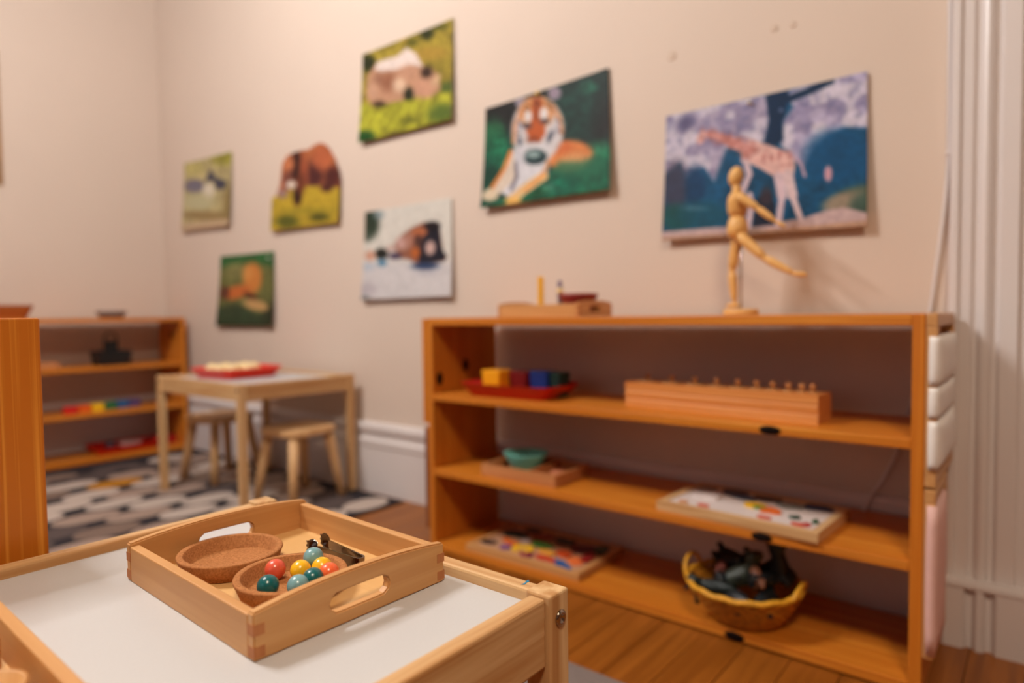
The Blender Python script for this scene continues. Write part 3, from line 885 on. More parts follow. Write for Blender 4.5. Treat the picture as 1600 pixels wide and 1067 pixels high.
# zebra
q = ((65, 150), (310, 90), (318, 465), (72, 510))
p = Print(q, 90, 66, (190, 176, 130), 41)
p.ell(270, 120, 60, 40, (164, 158, 70), 0.6).ell(110, 170, 60, 40, (196, 184, 120), 0.6).mottle(0.2, (12, 24))
p.ell(125, 268, 52, 36, (112, 106, 124), 0.35).poly([(178, 240), (205, 178), (236, 222), (292, 240), (286, 280), (240, 284), (224, 240)], (72, 72, 90), 7).ell(200, 292, 30, 42, (226, 216, 198), 0.4)
p.ell(150, 350, 80, 46, (196, 190, 152), 0.5).ell(200, 420, 130, 24, (152, 126, 82), 0.5, 0.8).ell(300, 350, 20, 90, (140, 118, 70), 0.6, 0.7)
p.poly([(60, 470), (330, 430), (330, 480), (60, 530)], (204, 178, 146), 8)
for k in range(9):
    p.line([(88 + k * 9, 240), (92 + k * 9, 300)], 3, (190, 184, 186), 2, 0.5)
poster('zebra_poster', [(-3.496, 1.492), (-3.013, 1.476), (-3.034, 1.126), (-3.521, 1.141)], p, 'poster of zebras in pale dry grass, nearest the corner of the room')

# elephant, cut out along its back
q = ((533, 90), (884, 14), (884, 464), (533, 507))
p = Print(q, 110, 80, (184, 110, 70), 51)
p.ell(660, 165, 34, 80, (58, 28, 28), 0.4).ell(755, 220, 42, 80, (88, 44, 44), 0.5).ell(845, 235, 40, 60, (88, 42, 40), 0.5).ell(620, 150, 30, 46, (202, 126, 86), 0.5).ell(792, 130, 46, 60, (192, 108, 72), 0.5).ell(700, 200, 22, 90, (168, 92, 62), 0.5).ell(615, 240, 24, 50, (128, 76, 66), 0.5)
p.poly([(520, 330), (600, 300), (700, 270), (790, 275), (900, 290), (900, 480), (520, 520)], (192, 164, 54), 10)
p.ell(672, 320, 24, 54, (62, 30, 28), 0.35).ell(690, 250, 20, 60, (120, 62, 44), 0.5).ell(820, 285, 30, 22, (86, 44, 40), 0.5).ell(636, 262, 26, 22, (216, 202, 188), 0.4).ell(590, 308, 28, 24, (164, 132, 128), 0.5)
p.ell(620, 455, 60, 34, (96, 98, 36), 0.6).ell(790, 435, 50, 22, (92, 90, 34), 0.6).ell(720, 400, 130, 16, (148, 136, 44), 0.7, 0.7).mottle(0.12, (14, 30))
cut = [(525, 515), (529, 335), (556, 322), (578, 262), (590, 150), (618, 107), (680, 86), (722, 86), (760, 62), (786, 52), (818, 72), (850, 128), (874, 198), (884, 260), (884, 480)]
poster('elephant_poster', [(-2.668, 1.412), (-2.165, 1.408), (-2.182, 1.058), (-2.668, 1.066)], p, 'poster of a brown elephant cut out along its back', cut=cut)

# lion
q = ((258, 635), (525, 610), (540, 1000), (245, 995))
p = Print(q, 90, 66, (116, 118, 68), 61)
p.poly([(240, 620), (540, 590), (540, 690), (400, 660), (250, 700)], (48, 108, 58), 20).poly([(230, 900), (360, 880), (470, 930), (560, 900), (560, 1020), (230, 1020)], (58, 76, 52), 25)
p.ell(330, 710, 60, 40, (150, 146, 92), 0.6, 0.8).ell(520, 940, 30, 60, (46, 54, 36), 0.6, 0.8).mottle(0.2, (12, 26))
p.ell(425, 750, 46, 82, (214, 140, 70), 0.3).ell(345, 820, 72, 34, (208, 118, 60), 0.3, 1, -0.25).ell(283, 822, 26, 34, (108, 60, 44), 0.4).ell(420, 840, 38, 16, (100, 54, 34), 0.5, 1, 0.4).ell(450, 888, 66, 26, (204, 164, 110), 0.4, 1, 0.25).ell(400, 720, 26, 40, (226, 160, 88), 0.5, 0.8)
poster('lion_poster', [(-3.146, 0.986), (-2.673, 0.978), (-2.679, 0.643), (-3.186, 0.645)], p, 'lowest poster, of a tawny lion resting on green grass', pins=((0.92, 0.08, (232, 228, 220)),))

# edge of a poster on the left wall
t = thing('wall_poster', (XW, 0.55, 1.315), 'brown edged poster on the left wall, only its edge in view', 'poster')
box('sheet', (0.003, 0.006), (-0.4, 0.372), (0, 0.62), plain('brown_print', (150, 112, 74), rough=0.5, var=0.25, scale=12), t, bev=0)

# white cable on the wall
cb = thing('cable', (0, 0, 0), 'white cable hanging down the wall beside the fluted door casing', 'cable')
ZT = [(-0.156, 2.78), (-0.155, 1.6), (-0.154, 1.313), (-0.153, 1.185), (-0.152, 1.003), (-0.156, 0.93), (-0.162, 0.86), (-0.17, 0.781), (-0.182, 0.674), (-0.205, 0.52), (-0.24, 0.368), (-0.275, 0.285)]
pts = []
for i in range(len(ZT) - 1):
    for q in np.linspace(0, 1, 5)[:-1]:
        pts.append((ZT[i][0] * (1 - q) + ZT[i + 1][0] * q, YW - 0.0055, ZT[i][1] * (1 - q) + ZT[i + 1][1] * q))
pts += [(-0.283, YW - 0.012, 0.279), (-0.29, YW - 0.034, 0.262), (-0.31, YW - 0.036, 0.2)]
tube('cord', pts, 0.004, TRIM, cb, n=10)
box('cable_clip', (-0.158, -0.146), (YW - 0.012, YW), (1.0, 1.008), TRIM, cb, bev=0.002)

# ------------------------------------------------------------------ things on the long shelf unit
def rrect(w_, d_, r, n=5):
    pts = []
    for cx, cy, a0 in ((w_ / 2 - r, d_ / 2 - r, 0), (-w_ / 2 + r, d_ / 2 - r, PI / 2), (-w_ / 2 + r, -d_ / 2 + r, PI), (w_ / 2 - r, -d_ / 2 + r, 1.5 * PI)):
        for i in range(n + 1):
            a = a0 + PI / 2 * i / n
            pts.append((cx + r * math.cos(a), cy + r * math.sin(a)))
    return pts


def vessel(name, loops, mat, parent=None, smooth=False):
    """Loft through closed loops [(outline, z), ...] and cap both ends."""
    vs, fs = [], []
    n = len(loops[0][0])
    for pts, z in loops:
        vs += [(x_, y_, z) for x_, y_ in pts]
    for k in range(len(loops) - 1):
        for i in range(n):
            j = (i + 1) % n
            fs.append((k * n + i, k * n + j, (k + 1) * n + j, (k + 1) * n + i))
    fs.append(tuple(range(n - 1, -1, -1))); fs.append(tuple((len(loops) - 1) * n + i for i in range(n)))
    bm = bmesh.new()
    V = [bm.verts.new(v) for v in vs]
    for f in fs:
        bm.faces.new([V[i] for i in f])
    return bm_obj(name, bm, mat, parent, smooth)


def flared_tray(name, loc, rotz, w_, d_, h, fl_, mat, label, cat='tray', th=0.003, group=None, r=0.02):
    o = vessel(name, [(rrect(w_, d_, r), 0), (rrect(w_ + 2 * fl_, d_ + 2 * fl_, r + fl_ * .6), h), (rrect(w_ + 2 * fl_ - 2 * th, d_ + 2 * fl_ - 2 * th, r + fl_ * .6 - th * .5), h),
                      (rrect(w_ - th, d_ - th, r), 0.003)], mat)
    o.location = loc; o.rotation_euler = (0, 0, rotz)
    return tag(o, label, cat, group)


# wooden tray on top with pegs
TOPZ = 0.676
handled_tray((-1.0225, 1.4515, TOPZ), 0.0, 0.26, 0.163, 'beech tray on top of the long shelf unit, under the tiger poster', hs=1.0)
o = box('wooden_rod', (-0.0075, 0.0075), (-0.0075, 0.0075), (0, 0.103), plain('rod_yellow', (246, 180, 28), rough=0.4, var=0.04), bev=0.0015)
o.location = (-1.051, 1.43, TOPZ + 0.005); o.rotation_euler = (0, 0, 0.5); tag(o, 'tall yellow rod standing in the tray on the long shelf unit', 'rod', 'rods in the top tray')
o = lathe('wooden_rod', [(0, 0), (0.006, 0), (0.006, 0.089), (0.004, 0.092), (0, 0.093)], plain('rod_mauve', (116, 98, 122), rough=0.45, var=0.04), n=20)
o.location = (-1.006, 1.455, TOPZ + 0.005); tag(o, 'thin grey mauve rod standing in the tray on the long shelf unit', 'rod', 'rods in the top tray')
o = lathe('red_dish', [(0, 0), (0.036, 0), (0.041, 0.030), (0.051, 0.048), (0.052, 0.054), (0.049, 0.055), (0.040, 0.038), (0.034, 0.004), (0, 0.004)], plain('dish_maroon', (142, 42, 36), rough=0.4, var=0.05), n=40)
o.location = (-0.945, 1.452, TOPZ + 0.005); tag(o, 'small dark red dish in the tray on the long shelf unit', 'dish')
o = ellipsoid('cream_bead', (0, 0, 0), (0.009, 0.009, 0.008), plain('bead_cream', (240, 208, 140), rough=0.4, var=0.03))
o.location = (-0.988, 1.43, TOPZ + 0.062); o.location.z = TOPZ + 0.005 + 0.055 + 0.0075; tag(o, 'small cream bead on the rim of the dark red dish', 'bead')

# jointed wooden mannequin
MW = wood('mannequin_wood', (236, 190, 122), (222, 168, 96), axis='z', freq=60, rough=0.38)
mn = thing('wooden_mannequin', (-0.535, 1.5, TOPZ), 'jointed wooden artist mannequin running on one leg, on top of the long shelf unit', 'mannequin')
def M(x_, z_, y_=1.5):
    return Vector((x_ + 0.535, y_ - 1.5, z_ - TOPZ))


def limb(name, a, b_, r0_, r1, parent=mn, bulge=1.12):
    pts, rad = [], []
    r0_, r1 = r0_ * 1.18, r1 * 1.18
    for q in np.linspace(0, 1, 9):
        pts.append(a.lerp(b_, q)); rr_ = r0_ + (r1 - r0_) * q
        e = min(q, 1 - q)
        rad.append(rr_ * (0.55 + 0.45 * min(1, e / 0.14)) * (1 + (bulge - 1) * math.sin(PI * q)))
    o = tube(name, pts, rad, MW, parent, n=16)
    ellipsoid('joint', b_, (r1 * 0.85,) * 3, MW, o, seg=14)
    return o


lathe('base', [(0, 0), (0.038, 0), (0.0385, 0.002), (0.0385, 0.0115), (0.0365, 0.0135), (0, 0.0135)], MW, mn, n=40)
tube('support_rod', [M(-0.537, 0.687, 1.506), M(-0.537, 0.865, 1.506)], 0.0022, METAL, mn, n=10)
ellipsoid('head', M(-0.547, 0.991), (0.0165, 0.0175, 0.0235), MW, mn, Matrix.Rotation(0.2, 3, 'Y'), 24)
limb('neck', M(-0.546, 0.974), M(-0.544, 0.951), 0.0075, 0.0085)
vessel('chest', [([(M(-0.543, 0).x + rx * math.cos(a), ry * math.sin(a)) for a in np.linspace(0, 2 * PI, 25)[:-1]], z_ - TOPZ)
                 for rx, ry, z_ in ((0.0175, 0.019, 0.9025), (0.021, 0.023, 0.909), (0.0225, 0.027, 0.925), (0.021, 0.029, 0.940), (0.016, 0.024, 0.951), (0.008, 0.012, 0.956))], MW, mn, True)
ellipsoid('waist', M(-0.543, 0.9), (0.0165, 0.0175, 0.012), MW, mn)
vessel('pelvis', [([(M(-0.543, 0).x + rx * math.cos(a), ry * math.sin(a)) for a in np.linspace(0, 2 * PI, 25)[:-1]], z_ - TOPZ)
                  for rx, ry, z_ in ((0.010, 0.013, 0.850), (0.020, 0.022, 0.856), (0.0235, 0.026, 0.868), (0.0225, 0.024, 0.882), (0.0195, 0.020, 0.893), (0.0165, 0.017, 0.8985))], MW, mn, True)
limb('thigh', M(-0.546, 0.860, 1.512), M(-0.560, 0.778, 1.512), 0.0105, 0.0085)
limb('shin', M(-0.560, 0.778, 1.512), M(-0.553, 0.706, 1.510), 0.0088, 0.0055)
ellipsoid('foot', M(-0.557, 0.6975, 1.510), (0.0165, 0.0085, 0.0062), MW, mn)
limb('thigh', M(-0.537, 0.858, 1.487), M(-0.475, 0.800, 1.482), 0.0105, 0.008)
limb('shin', M(-0.475, 0.800, 1.482), M(-0.414, 0.764, 1.478), 0.0082, 0.0052)
ellipsoid('foot', M(-0.401, 0.7615, 1.477), (0.0155, 0.0075, 0.006), MW, mn, Matrix.Rotation(0.15, 3, 'Y'))
limb('upper_arm', M(-0.534, 0.945, 1.474), M(-0.488, 0.910, 1.472), 0.0085, 0.0065)
limb('forearm', M(-0.488, 0.910, 1.472), M(-0.453, 0.880, 1.472), 0.0068, 0.0045)
ellipsoid('hand', M(-0.440, 0.871, 1.472), (0.0135, 0.0055, 0.0045), MW, mn, Matrix.Rotation(0.55, 3, 'Y'))
limb('upper_arm', M(-0.548, 0.945, 1.526), M(-0.562, 0.915, 1.552), 0.0085, 0.0065)
limb('forearm', M(-0.562, 0.915, 1.552), M(-0.578, 0.893, 1.577), 0.0068, 0.0045)
ellipsoid('hand', M(-0.584, 0.885, 1.587), (0.009, 0.0095, 0.0045), MW, mn, Matrix.Rotation(0.5, 3, 'Y'))

# upper shelf: red tray with bins, knobbed cylinder block
S1, S2, S3 = 0.458, 0.241, 0.024
RED = plain('red_plastic', (198, 22, 18), rough=0.32, var=0.03)
flared_tray('plastic_tray', (-1.125, 1.425, S1), 0.05, 0.25, 0.13, 0.037, 0.03, RED, 'red plastic tray of coloured blocks on the upper shelf of the long unit')
for (bx, by, w_, d_, h, c, nm, lab) in ((-1.185, 1.40, 0.066, 0.06, 0.068, (250, 170, 24), 'yellow', 'yellow block standing in the red tray on the long unit'),
                                     (-1.118, 1.432, 0.062, 0.055, 0.066, (112, 20, 22), 'maroon', 'maroon block standing in the red tray on the long unit'),
                                     (-1.052, 1.44, 0.060, 0.055, 0.068, (14, 50, 120), 'blue', 'dark blue block standing in the red tray on the long unit'),
                                     (-1.002, 1.446, 0.034, 0.055, 0.066, (14, 52, 48), 'green', 'dark green block standing in the red tray on the long unit')):
    m = plain('bin_' + nm, c, rough=0.4, var=0.04)
    o = vessel('coloured_block', [(rrect(w_ - .008, d_ - .008, .006), 0), (rrect(w_, d_, .006), h - .002), (rrect(w_ - .004, d_ - .004, .005), h), (rrect(w_ - .01, d_ - .01, .004), h - 0.001)], m)
    o.location = (bx, by, S1 + 0.0032); tag(o, lab, 'block', 'coloured blocks in the red tray')

blk = thing('cylinder_block', (-0.564, 1.3985, S1), 'long wooden block with a row of ten knobbed cylinders on the upper shelf', 'toy', -0.082)
LB = 0.2255
prism('block_body', [(0.0, 0.0), (0.078, 0.0), (0.078, 0.058), (0.0, 0.058), (0.0, 0.041), (0.0015, 0.039), (0.0015, 0.037), (0.0, 0.035), (0.0, 0.022), (0.0015, 0.020), (0.0015, 0.018), (0.0, 0.016)], 'x', -LB, LB,
      wood('block_beech', (226, 160, 94), (206, 128, 62), axis='x', freq=60, rough=0.42), blk)
for i, u in enumerate((0.087, 0.234, 0.366, 0.485, 0.595, 0.688, 0.765, 0.838, 0.899, 0.947)):
    rc = 0.026 - i * 0.0019
    c = lathe('cylinder', [(0, 0.055), (rc, 0.055), (rc, 0.0592), (rc - 0.001, 0.060), (0, 0.060)], BEECH['z'], blk, n=28)
    c.location = (-LB + 2 * LB * u, 0.04, 0)
    lathe('knob', [(0, 0.058), (0.003, 0.058), (0.003, 0.063), (0.0062, 0.067), (0.0066, 0.072), (0.005, 0.0755), (0, 0.077)], wood('knob_wood', (214, 158, 104), (190, 128, 76), axis='z', freq=80), c, n=18)

# middle shelf: sorting tray with teal bowl, picture puzzle
st = thing('sorting_tray', (-1.075, 1.345, S2), 'shallow wooden sorting tray with a divider on the middle shelf', 'tray', 0.02)
TW = woods('tray_wood', (206, 146, 96), (188, 124, 76), freq=70)
box('tray_bottom', (-0.115, 0.115), (0.008, 0.160), (0.0, 0.005), TW['x'], st, bev=0.001)
for a, b_ in ((0.0, 0.008), (0.160, 0.168)):
    box('tray_side', (-0.123, 0.123), (a, b_), (0, 0.032), TW['x'], st)
for a, b_ in ((-0.123, -0.115), (0.028, 0.034), (0.115, 0.123)):
    box('tray_divider' if abs(a) < 0.1 else 'tray_end', (a, b_), (0.008, 0.160), (0, 0.032), TW['y'], st)
o = lathe('teal_bowl', [(0, 0), (0.032, 0), (0.036, 0.002), (0.052, 0.034), (0.061, 0.052), (0.062, 0.055), (0.059, 0.055), (0.049, 0.036), (0.033, 0.005), (0, 0.005)], plain('teal_glaze', (112, 190, 178), rough=0.3, var=0.04), n=44)
o.location = (-1.108, 1.43, S2 + 0.0052); tag(o, 'small teal bowl in the sorting tray on the middle shelf', 'bowl')
o = lathe('wooden_disc', [(0, 0), (0.022, 0), (0.023, 0.002), (0.023, 0.016), (0.021, 0.018), (0, 0.018)], plain('copper_wood', (186, 110, 74), rough=0.5), n=28)
o.location = (-0.998, 1.43, S2 + 0.0052); tag(o, 'round reddish disc in the right compartment of the sorting tray', 'disc')


def blob(w_, h, seed, n=22, jag=0.28):
    r = random.Random(seed)
    ph = [r.uniform(0, 2 * PI) for _ in range(4)]
    return [(w_ * math.cos(a) * (1 + jag * sum(math.sin((k + 2) * a + ph[k]) / (k + 2) for k in range(4))),
             h * math.sin(a) * (1 + jag * sum(math.sin((k + 2) * a + ph[k]) / (k + 2) for k in range(4)))) for a in (2 * PI * i / n for i in range(n))]


def puzzle(loc, rotz, w_, d_, h, backing, pieces, label, frame):
    t = thing('puzzle_board', loc, label, 'puzzle', rotz)
    fw_ = 0.016
    box('board', (fw_, w_ - fw_), (fw_, d_ - fw_), (0, h - 0.004), backing, t, bev=0)
    for a, b_ in ((0, fw_), (d_ - fw_, d_)):
        box('frame_rail', (0, w_), (a, b_), (0, h), frame['x'], t)
    for a, b_ in ((0, fw_), (w_ - fw_, w_)):
        box('frame_stile', (a, b_), (fw_, d_ - fw_), (0, h), frame['y'], t)
    for i, (u, v, pw, ph, ang, c) in enumerate(pieces):
        m = plain('piece_%d_%d_%d' % c, c, rough=0.4, var=0.05)
        o = prism('puzzle_piece', blob(pw, ph, i + int(w_ * 1000)), 'z', 0, 0.005, m, t)
        o.location = (u * w_, v * d_, h - 0.0038 + (i % 3) * 0.0004); o.rotation_euler = (0, 0, ang)
    return t


puzzle((-0.665, 1.333, S2), -0.06, 0.345, 0.212, 0.022, plain('puzzle_white', (226, 216, 214), rough=0.45, var=0.02),
       [(0.52, 0.50, 0.024, 0.016, 0.2, (236, 184, 30)), (0.64, 0.42, 0.022, 0.018, 0.5, (226, 110, 40)), (0.57, 0.44, 0.012, 0.009, 0, (110, 140, 60)), (0.36, 0.74, 0.045, 0.012, -0.3, (36, 54, 84)),
        (0.84, 0.82, 0.026, 0.018, 0.3, (28, 44, 84)), (0.70, 0.70, 0.03, 0.016, 0, (120, 116, 110)), (0.80, 0.36, 0.012, 0.008, 0, (70, 90, 80)), (0.52, 0.82, 0.03, 0.012, 0.1, (86, 66, 60)),
        (0.28, 0.16, 0.012, 0.005, 0, (214, 110, 84)), (0.66, 0.17, 0.012, 0.006, 0, (206, 96, 70)), (0.86, 0.16, 0.012, 0.006, 0, (206, 84, 60)), (0.92, 0.34, 0.006, 0.010, 0, (60, 100, 70)), (0.90, 0.2, 0.006, 0.008, 0, (190, 40, 40)),
        (0.14, 0.16, 0.012, 0.005, 0, (206, 150, 110)), (0.2, 0.5, 0.03, 0.02, 0, (232, 222, 222)), (0.12, 0.8, 0.02, 0.014, 0, (150, 130, 120)), (0.3, 0.9, 0.03, 0.008, 0, (110, 96, 96))],
       'white picture puzzle in a pale wooden frame on the middle shelf', PALE)
puzzle((-1.245, 1.326, S3), 0.02, 0.37, 0.235, 0.02, plain('puzzle_ground', (196, 150, 118), rough=0.5, var=0.1, scale=20),
       [(0.11, 0.22, 0.022, 0.013, 0.1, (44, 32, 30)), (0.18, 0.62, 0.036, 0.024, 0.2, (18, 44, 40)), (0.25, 0.36, 0.034, 0.012, -0.4, (222, 106, 40)), (0.29, 0.20, 0.016, 0.014, 0, (128, 80, 140)),
        (0.42, 0.26, 0.030, 0.030, 0.3, (238, 190, 40)), (0.44, 0.2, 0.014, 0.014, 0.3, (214, 160, 90)), (0.50, 0.14, 0.026, 0.014, -0.5, (138, 26, 74)), (0.48, 0.50, 0.03, 0.02, 0, (60, 124, 50)),
        (0.40, 0.72, 0.032, 0.022, 0.6, (150, 70, 40)), (0.60, 0.34, 0.028, 0.014, -0.3, (230, 160, 60)), (0.66, 0.17, 0.036, 0.010, -0.15, (204, 66, 36)), (0.72, 0.4, 0.022, 0.02, 0.3, (206, 78, 30)),
        (0.82, 0.13, 0.036, 0.013, -0.55, (30, 92, 158)), (0.86, 0.30, 0.022, 0.022, 0, (236, 120, 60)), (0.90, 0.45, 0.018, 0.03, 0, (150, 30, 30)), (0.78, 0.66, 0.034, 0.03, 0, (96, 24, 36)), (0.9, 0.76, 0.02, 0.03, 0.2, (40, 66, 40)),
        (0.58, 0.76, 0.03, 0.022, 0.2, (60, 60, 50)), (0.24, 0.86, 0.03, 0.014, 0, (60, 40, 36)), (0.33, 0.5, 0.016, 0.012, 0, (196, 180, 176))],
       'wooden puzzle full of bright coloured animal-like pieces on the bottom shelf', BEECH)

# basket with toy animals
bk = thing('wicker_basket', (-0.487, 1.405, S3), 'round yellow wicker basket full of dark toy animals on the bottom shelf', 'basket')
WICK = plain('wicker', (204, 140, 40), rough=0.6, var=0.3, scale=90, bump=0.6)
WICK2 = plain('wicker_rim', (226, 164, 44), rough=0.5, var=0.2, scale=90, bump=0.5)
def brad(z_):
    return 0.066 + 0.05 * (z_ / 0.082) ** 0.75


lathe('basket_bottom', [(0, 0.0), (0.064, 0.0), (0.066, 0.004), (0, 0.005)], WICK, bk, n=36)
for k_ in range(9):
    z_ = 0.007 + k_ * 0.0082
    pts = []
    for i in range(49):
        a = 2 * PI * i / 48
        r_ = brad(z_) + 0.0022 * (1 if (i + k_) % 2 else -1)
        pts.append((r_ * math.cos(a), r_ * math.sin(a) - z_ * 0.25, z_))
    tube('weave_coil', pts, 0.0042, WICK, bk, n=6, caps=False)
for i in range(24):
    a = 2 * PI * (i + .5) / 24
    tube('stake', [(brad(z_) * math.cos(a), brad(z_) * math.sin(a) - z_ * 0.25, z_) for z_ in (0.002, 0.03, 0.06, 0.082)], 0.0028, WICK, bk, n=6)
pts = [(brad(0.082) * math.cos(2 * PI * i / 60), brad(0.082) * math.sin(2 * PI * i / 60) - 0.0205, 0.083 + 0.0015 * math.sin(i * PI / 2)) for i in range(61)]
tube('rim', pts, 0.006, WICK2, bk, n=8, caps=False)
pts = [(-0.112 + 0.010 * math.sin(a) * 0 - 0.008 * math.sin(a), -0.0205 + 0.042 * math.cos(a), 0.082 + 0.034 * math.sin(a)) for a in np.linspace(0, PI, 17)]
tube('handle', pts, 0.0045, WICK2, bk, n=8)
pts = [(0.112 + 0.008 * math.sin(a), -0.0205 + 0.042 * math.cos(a), 0.082 + 0.022 * math.sin(a)) for a in np.linspace(0, PI, 17)]
tube('handle', pts, 0.0045, WICK2, bk, n=8)


def toy_animal(loc, rot, sc, c, label, neck=0.03, leg=0.035):
    vs = [(-0.035, 0, 0), (0.0, 0, 0.002), (0.032, 0, 0.003), (0.045, 0, neck), (0.06, 0, neck + 0.006), (0.072, 0, neck),
          (-0.034, 0.014, -leg * .5), (-0.034, 0.014, -leg), (-0.034, -0.014, -leg * .5), (-0.034, -0.014, -leg), (0.03, 0.013, -leg * .5), (0.03, 0.013, -leg), (0.03, -0.013, -leg * .5), (0.03, -0.013, -leg),
          (-0.05, 0, 0.004), (-0.064, 0, -0.012), (0.048, 0.012, neck + 0.02), (0.048, -0.012, neck + 0.02)]
    es = [(0, 1), (1, 2), (2, 3), (3, 4), (4, 5), (0, 6), (6, 7), (0, 8), (8, 9), (2, 10), (10, 11), (2, 12), (12, 13), (0, 14), (14, 15), (3, 16), (3, 17)]
    rad = [0.017, 0.019, 0.017, 0.011, 0.011, 0.007] + [0.008, 0.006] * 4 + [0.005, 0.003, 0.004, 0.004]
    me = bpy.data.meshes.new('toy_animal'); me.from_pydata(vs, es, [])
    o = link('toy_animal', me, plain('toy_%d_%d_%d' % c, c, rough=0.45, var=0.25, scale=60))
    sk = o.modifiers.new('skin', 'SKIN')
    for i, r_ in enumerate(rad):
        me.skin_vertices[0].data[i].radius = (r_, r_)
    me.skin_vertices[0].data[1].use_root = True
    o.modifiers.new('sub', 'SUBSURF').levels = 1
    o.location = loc; o.rotation_euler = rot; o.scale = (sc,) * 3
    return tag(o, label, 'toy', 'toy animals in the basket')


BC = Vector((-0.487, 1.385, S3))
for (dx, dy, dz, rot, sc, c, lab) in (
        (-0.055, -0.03, 0.062, (0.3, 0.1, 0.6), 0.95, (18, 26, 32), 'dark slate toy animal at the left side of the basket'),
        (0.00, -0.06, 0.068, (0.2, 0.2, 2.6), 0.9, (22, 28, 34), 'black toy animal at the front rim of the basket'),
        (0.055, -0.03, 0.064, (-0.5, 0.1, 1.5), 0.9, (26, 32, 36), 'black toy animal at the right side of the basket'),
        (-0.01, -0.005, 0.092, (0.5, -0.5, 0.4), 1.0, (50, 58, 50), 'grey green toy animal in the middle of the basket'),
        (-0.035, 0.04, 0.105, (2.6, 0.1, 2.9), 1.05, (20, 30, 36), 'black toy animal with legs up at the back of the basket'),
        (0.045, 0.035, 0.104, (0.3, -0.6, -0.4), 1.1, (24, 28, 32), 'black toy animal rearing at the back right of the basket'),
        (0.035, -0.02, 0.108, (0.2, 0.6, -0.9), 0.6, (112, 66, 44), 'brown toy animal lying on the black ones in the basket'),
        (0.05, -0.005, 0.1, (1.2, 0.2, 1.2), 0.75, (16, 22, 26), 'black toy animal on its side by the right rim of the basket'),
        (-0.04, -0.055, 0.078, (-0.9, 0.2, 2.9), 0.8, (20, 34, 34), 'dark green black toy animal by the left front rim of the basket'),
        (-0.055, 0.02, 0.098, (0.4, 0.2, 2.0), 0.55, (120, 66, 58), 'dull pink toy animal near the left handle of the basket')):
    toy_animal(BC + Vector((dx, dy, dz)), rot, sc, c, lab)

# dressing frames hung on the ends of the long unit
def dressing_frame(xs, z0, z1, y0, y1, barmat, cloths, label):
    t = thing('dressing_frame', ((xs[0] + xs[1]) / 2, y0, z0), label, 'frame', group='dressing frames on the long shelf unit')
    hx = (xs[1] - xs[0]) / 2; D = y1 - y0; Hh = z1 - z0
    for a, b_ in ((0, 0.022), (Hh - 0.022, Hh)):
        box('frame_bar', (-hx, hx), (0, D), (a, b_), barmat['y'], t, bev=0.002)
    for a, b_ in ((0.0, 0.018), (D - 0.018, D)):
        box('frame_post', (-hx, hx), (a, b_), (0.022, Hh - 0.022), barmat['z'], t, bev=0.002)
    for (a, b_, ya, yb, puff, m) in cloths:
        bm = bmesh.new()
        n1, n2 = 14, 8
        xo = hx + 0.0
        g = {}
        for side in (-1, 1):
            for i in range(n1 + 1):
                for j in range(n2 + 1):
                    u, v = i / n1, j / n2
                    e = (1 - abs(2 * u - 1) ** 6) * (1 - abs(2 * v - 1) ** 6)
                    wob = 0.0012 * math.sin(u * 17 + v * 5 + a * 90)
                    xx = side * 0.0035 + (xo - 0.001 + puff * e + wob * e if side > 0 else -(xo - 0.004) * e)
                    g[side, i, j] = bm.verts.new((xx, ya + (yb - ya) * u - 0.003 * math.sin(PI * v), a - z0 + (b_ - a) * v + 0.002 * math.sin(u * 9) * (1 if v == 0 else 0)))
            for i in range(n1):
                for j in range(n2):
                    bm.faces.new((g[side, i, j], g[side, i + 1, j], g[side, i + 1, j + 1], g[side, i, j + 1]))
        for i in range(n1):
            for j in (0, n2):
                bm.faces.new((g[-1, i, j], g[-1, i + 1, j], g[1, i + 1, j], g[1, i, j]))
        for j in range(n2):
            for i in (0, n1):
                bm.faces.new((g[-1, i, j], g[-1, i, j + 1], g[1, i, j + 1], g[1, i, j]))
        bm_obj('cloth_flap', bm, m, t, smooth=True)
    return t


CW = plain('white_cotton', (236, 230, 226), rough=0.9, var=0.03, scale=40, spec=0.2)
CP = plain('pink_cotton', (226, 184, 176), rough=0.9, var=0.04, scale=40, spec=0.2)
BRW = {a: DARKW[a] for a in 'xyz'}
XP = -0.153
dressing_frame((XP + 0.001, XP + 0.018), 0.376, 0.676, 1.318, 1.592, BEECH, [(0.553, 0.637, -0.003, 0.272, 0.006, CW), (0.497, 0.549, -0.004, 0.262, 0.004, CW), (0.408, 0.491, -0.004, 0.258, 0.007, CW)],
               'dressing frame with three white cloth flaps on the right end of the long unit')
dressing_frame((XP + 0.001, XP + 0.018), 0.075, 0.372, 1.318, 1.50, BEECH, [(0.084, 0.345, -0.004, 0.14, 0.003, CP)],
               'wooden dressing frame with pink cloth hung low on the right end of the long unit')
dressing_frame((-1.399, -1.381), 0.372, 0.674, 1.318, 1.592, PINE, [(0.40, 0.65, 0.02, 0.25, 0.0, CW)],
               'upper wooden dressing frame hung on the left end of the long unit')
dressing_frame((-1.399, -1.381), 0.06, 0.358, 1.322, 1.592, BRW, [(0.09, 0.33, 0.02, 0.25, 0.0, CW)],
               'lower brown wooden dressing frame hung on the left end of the long unit')

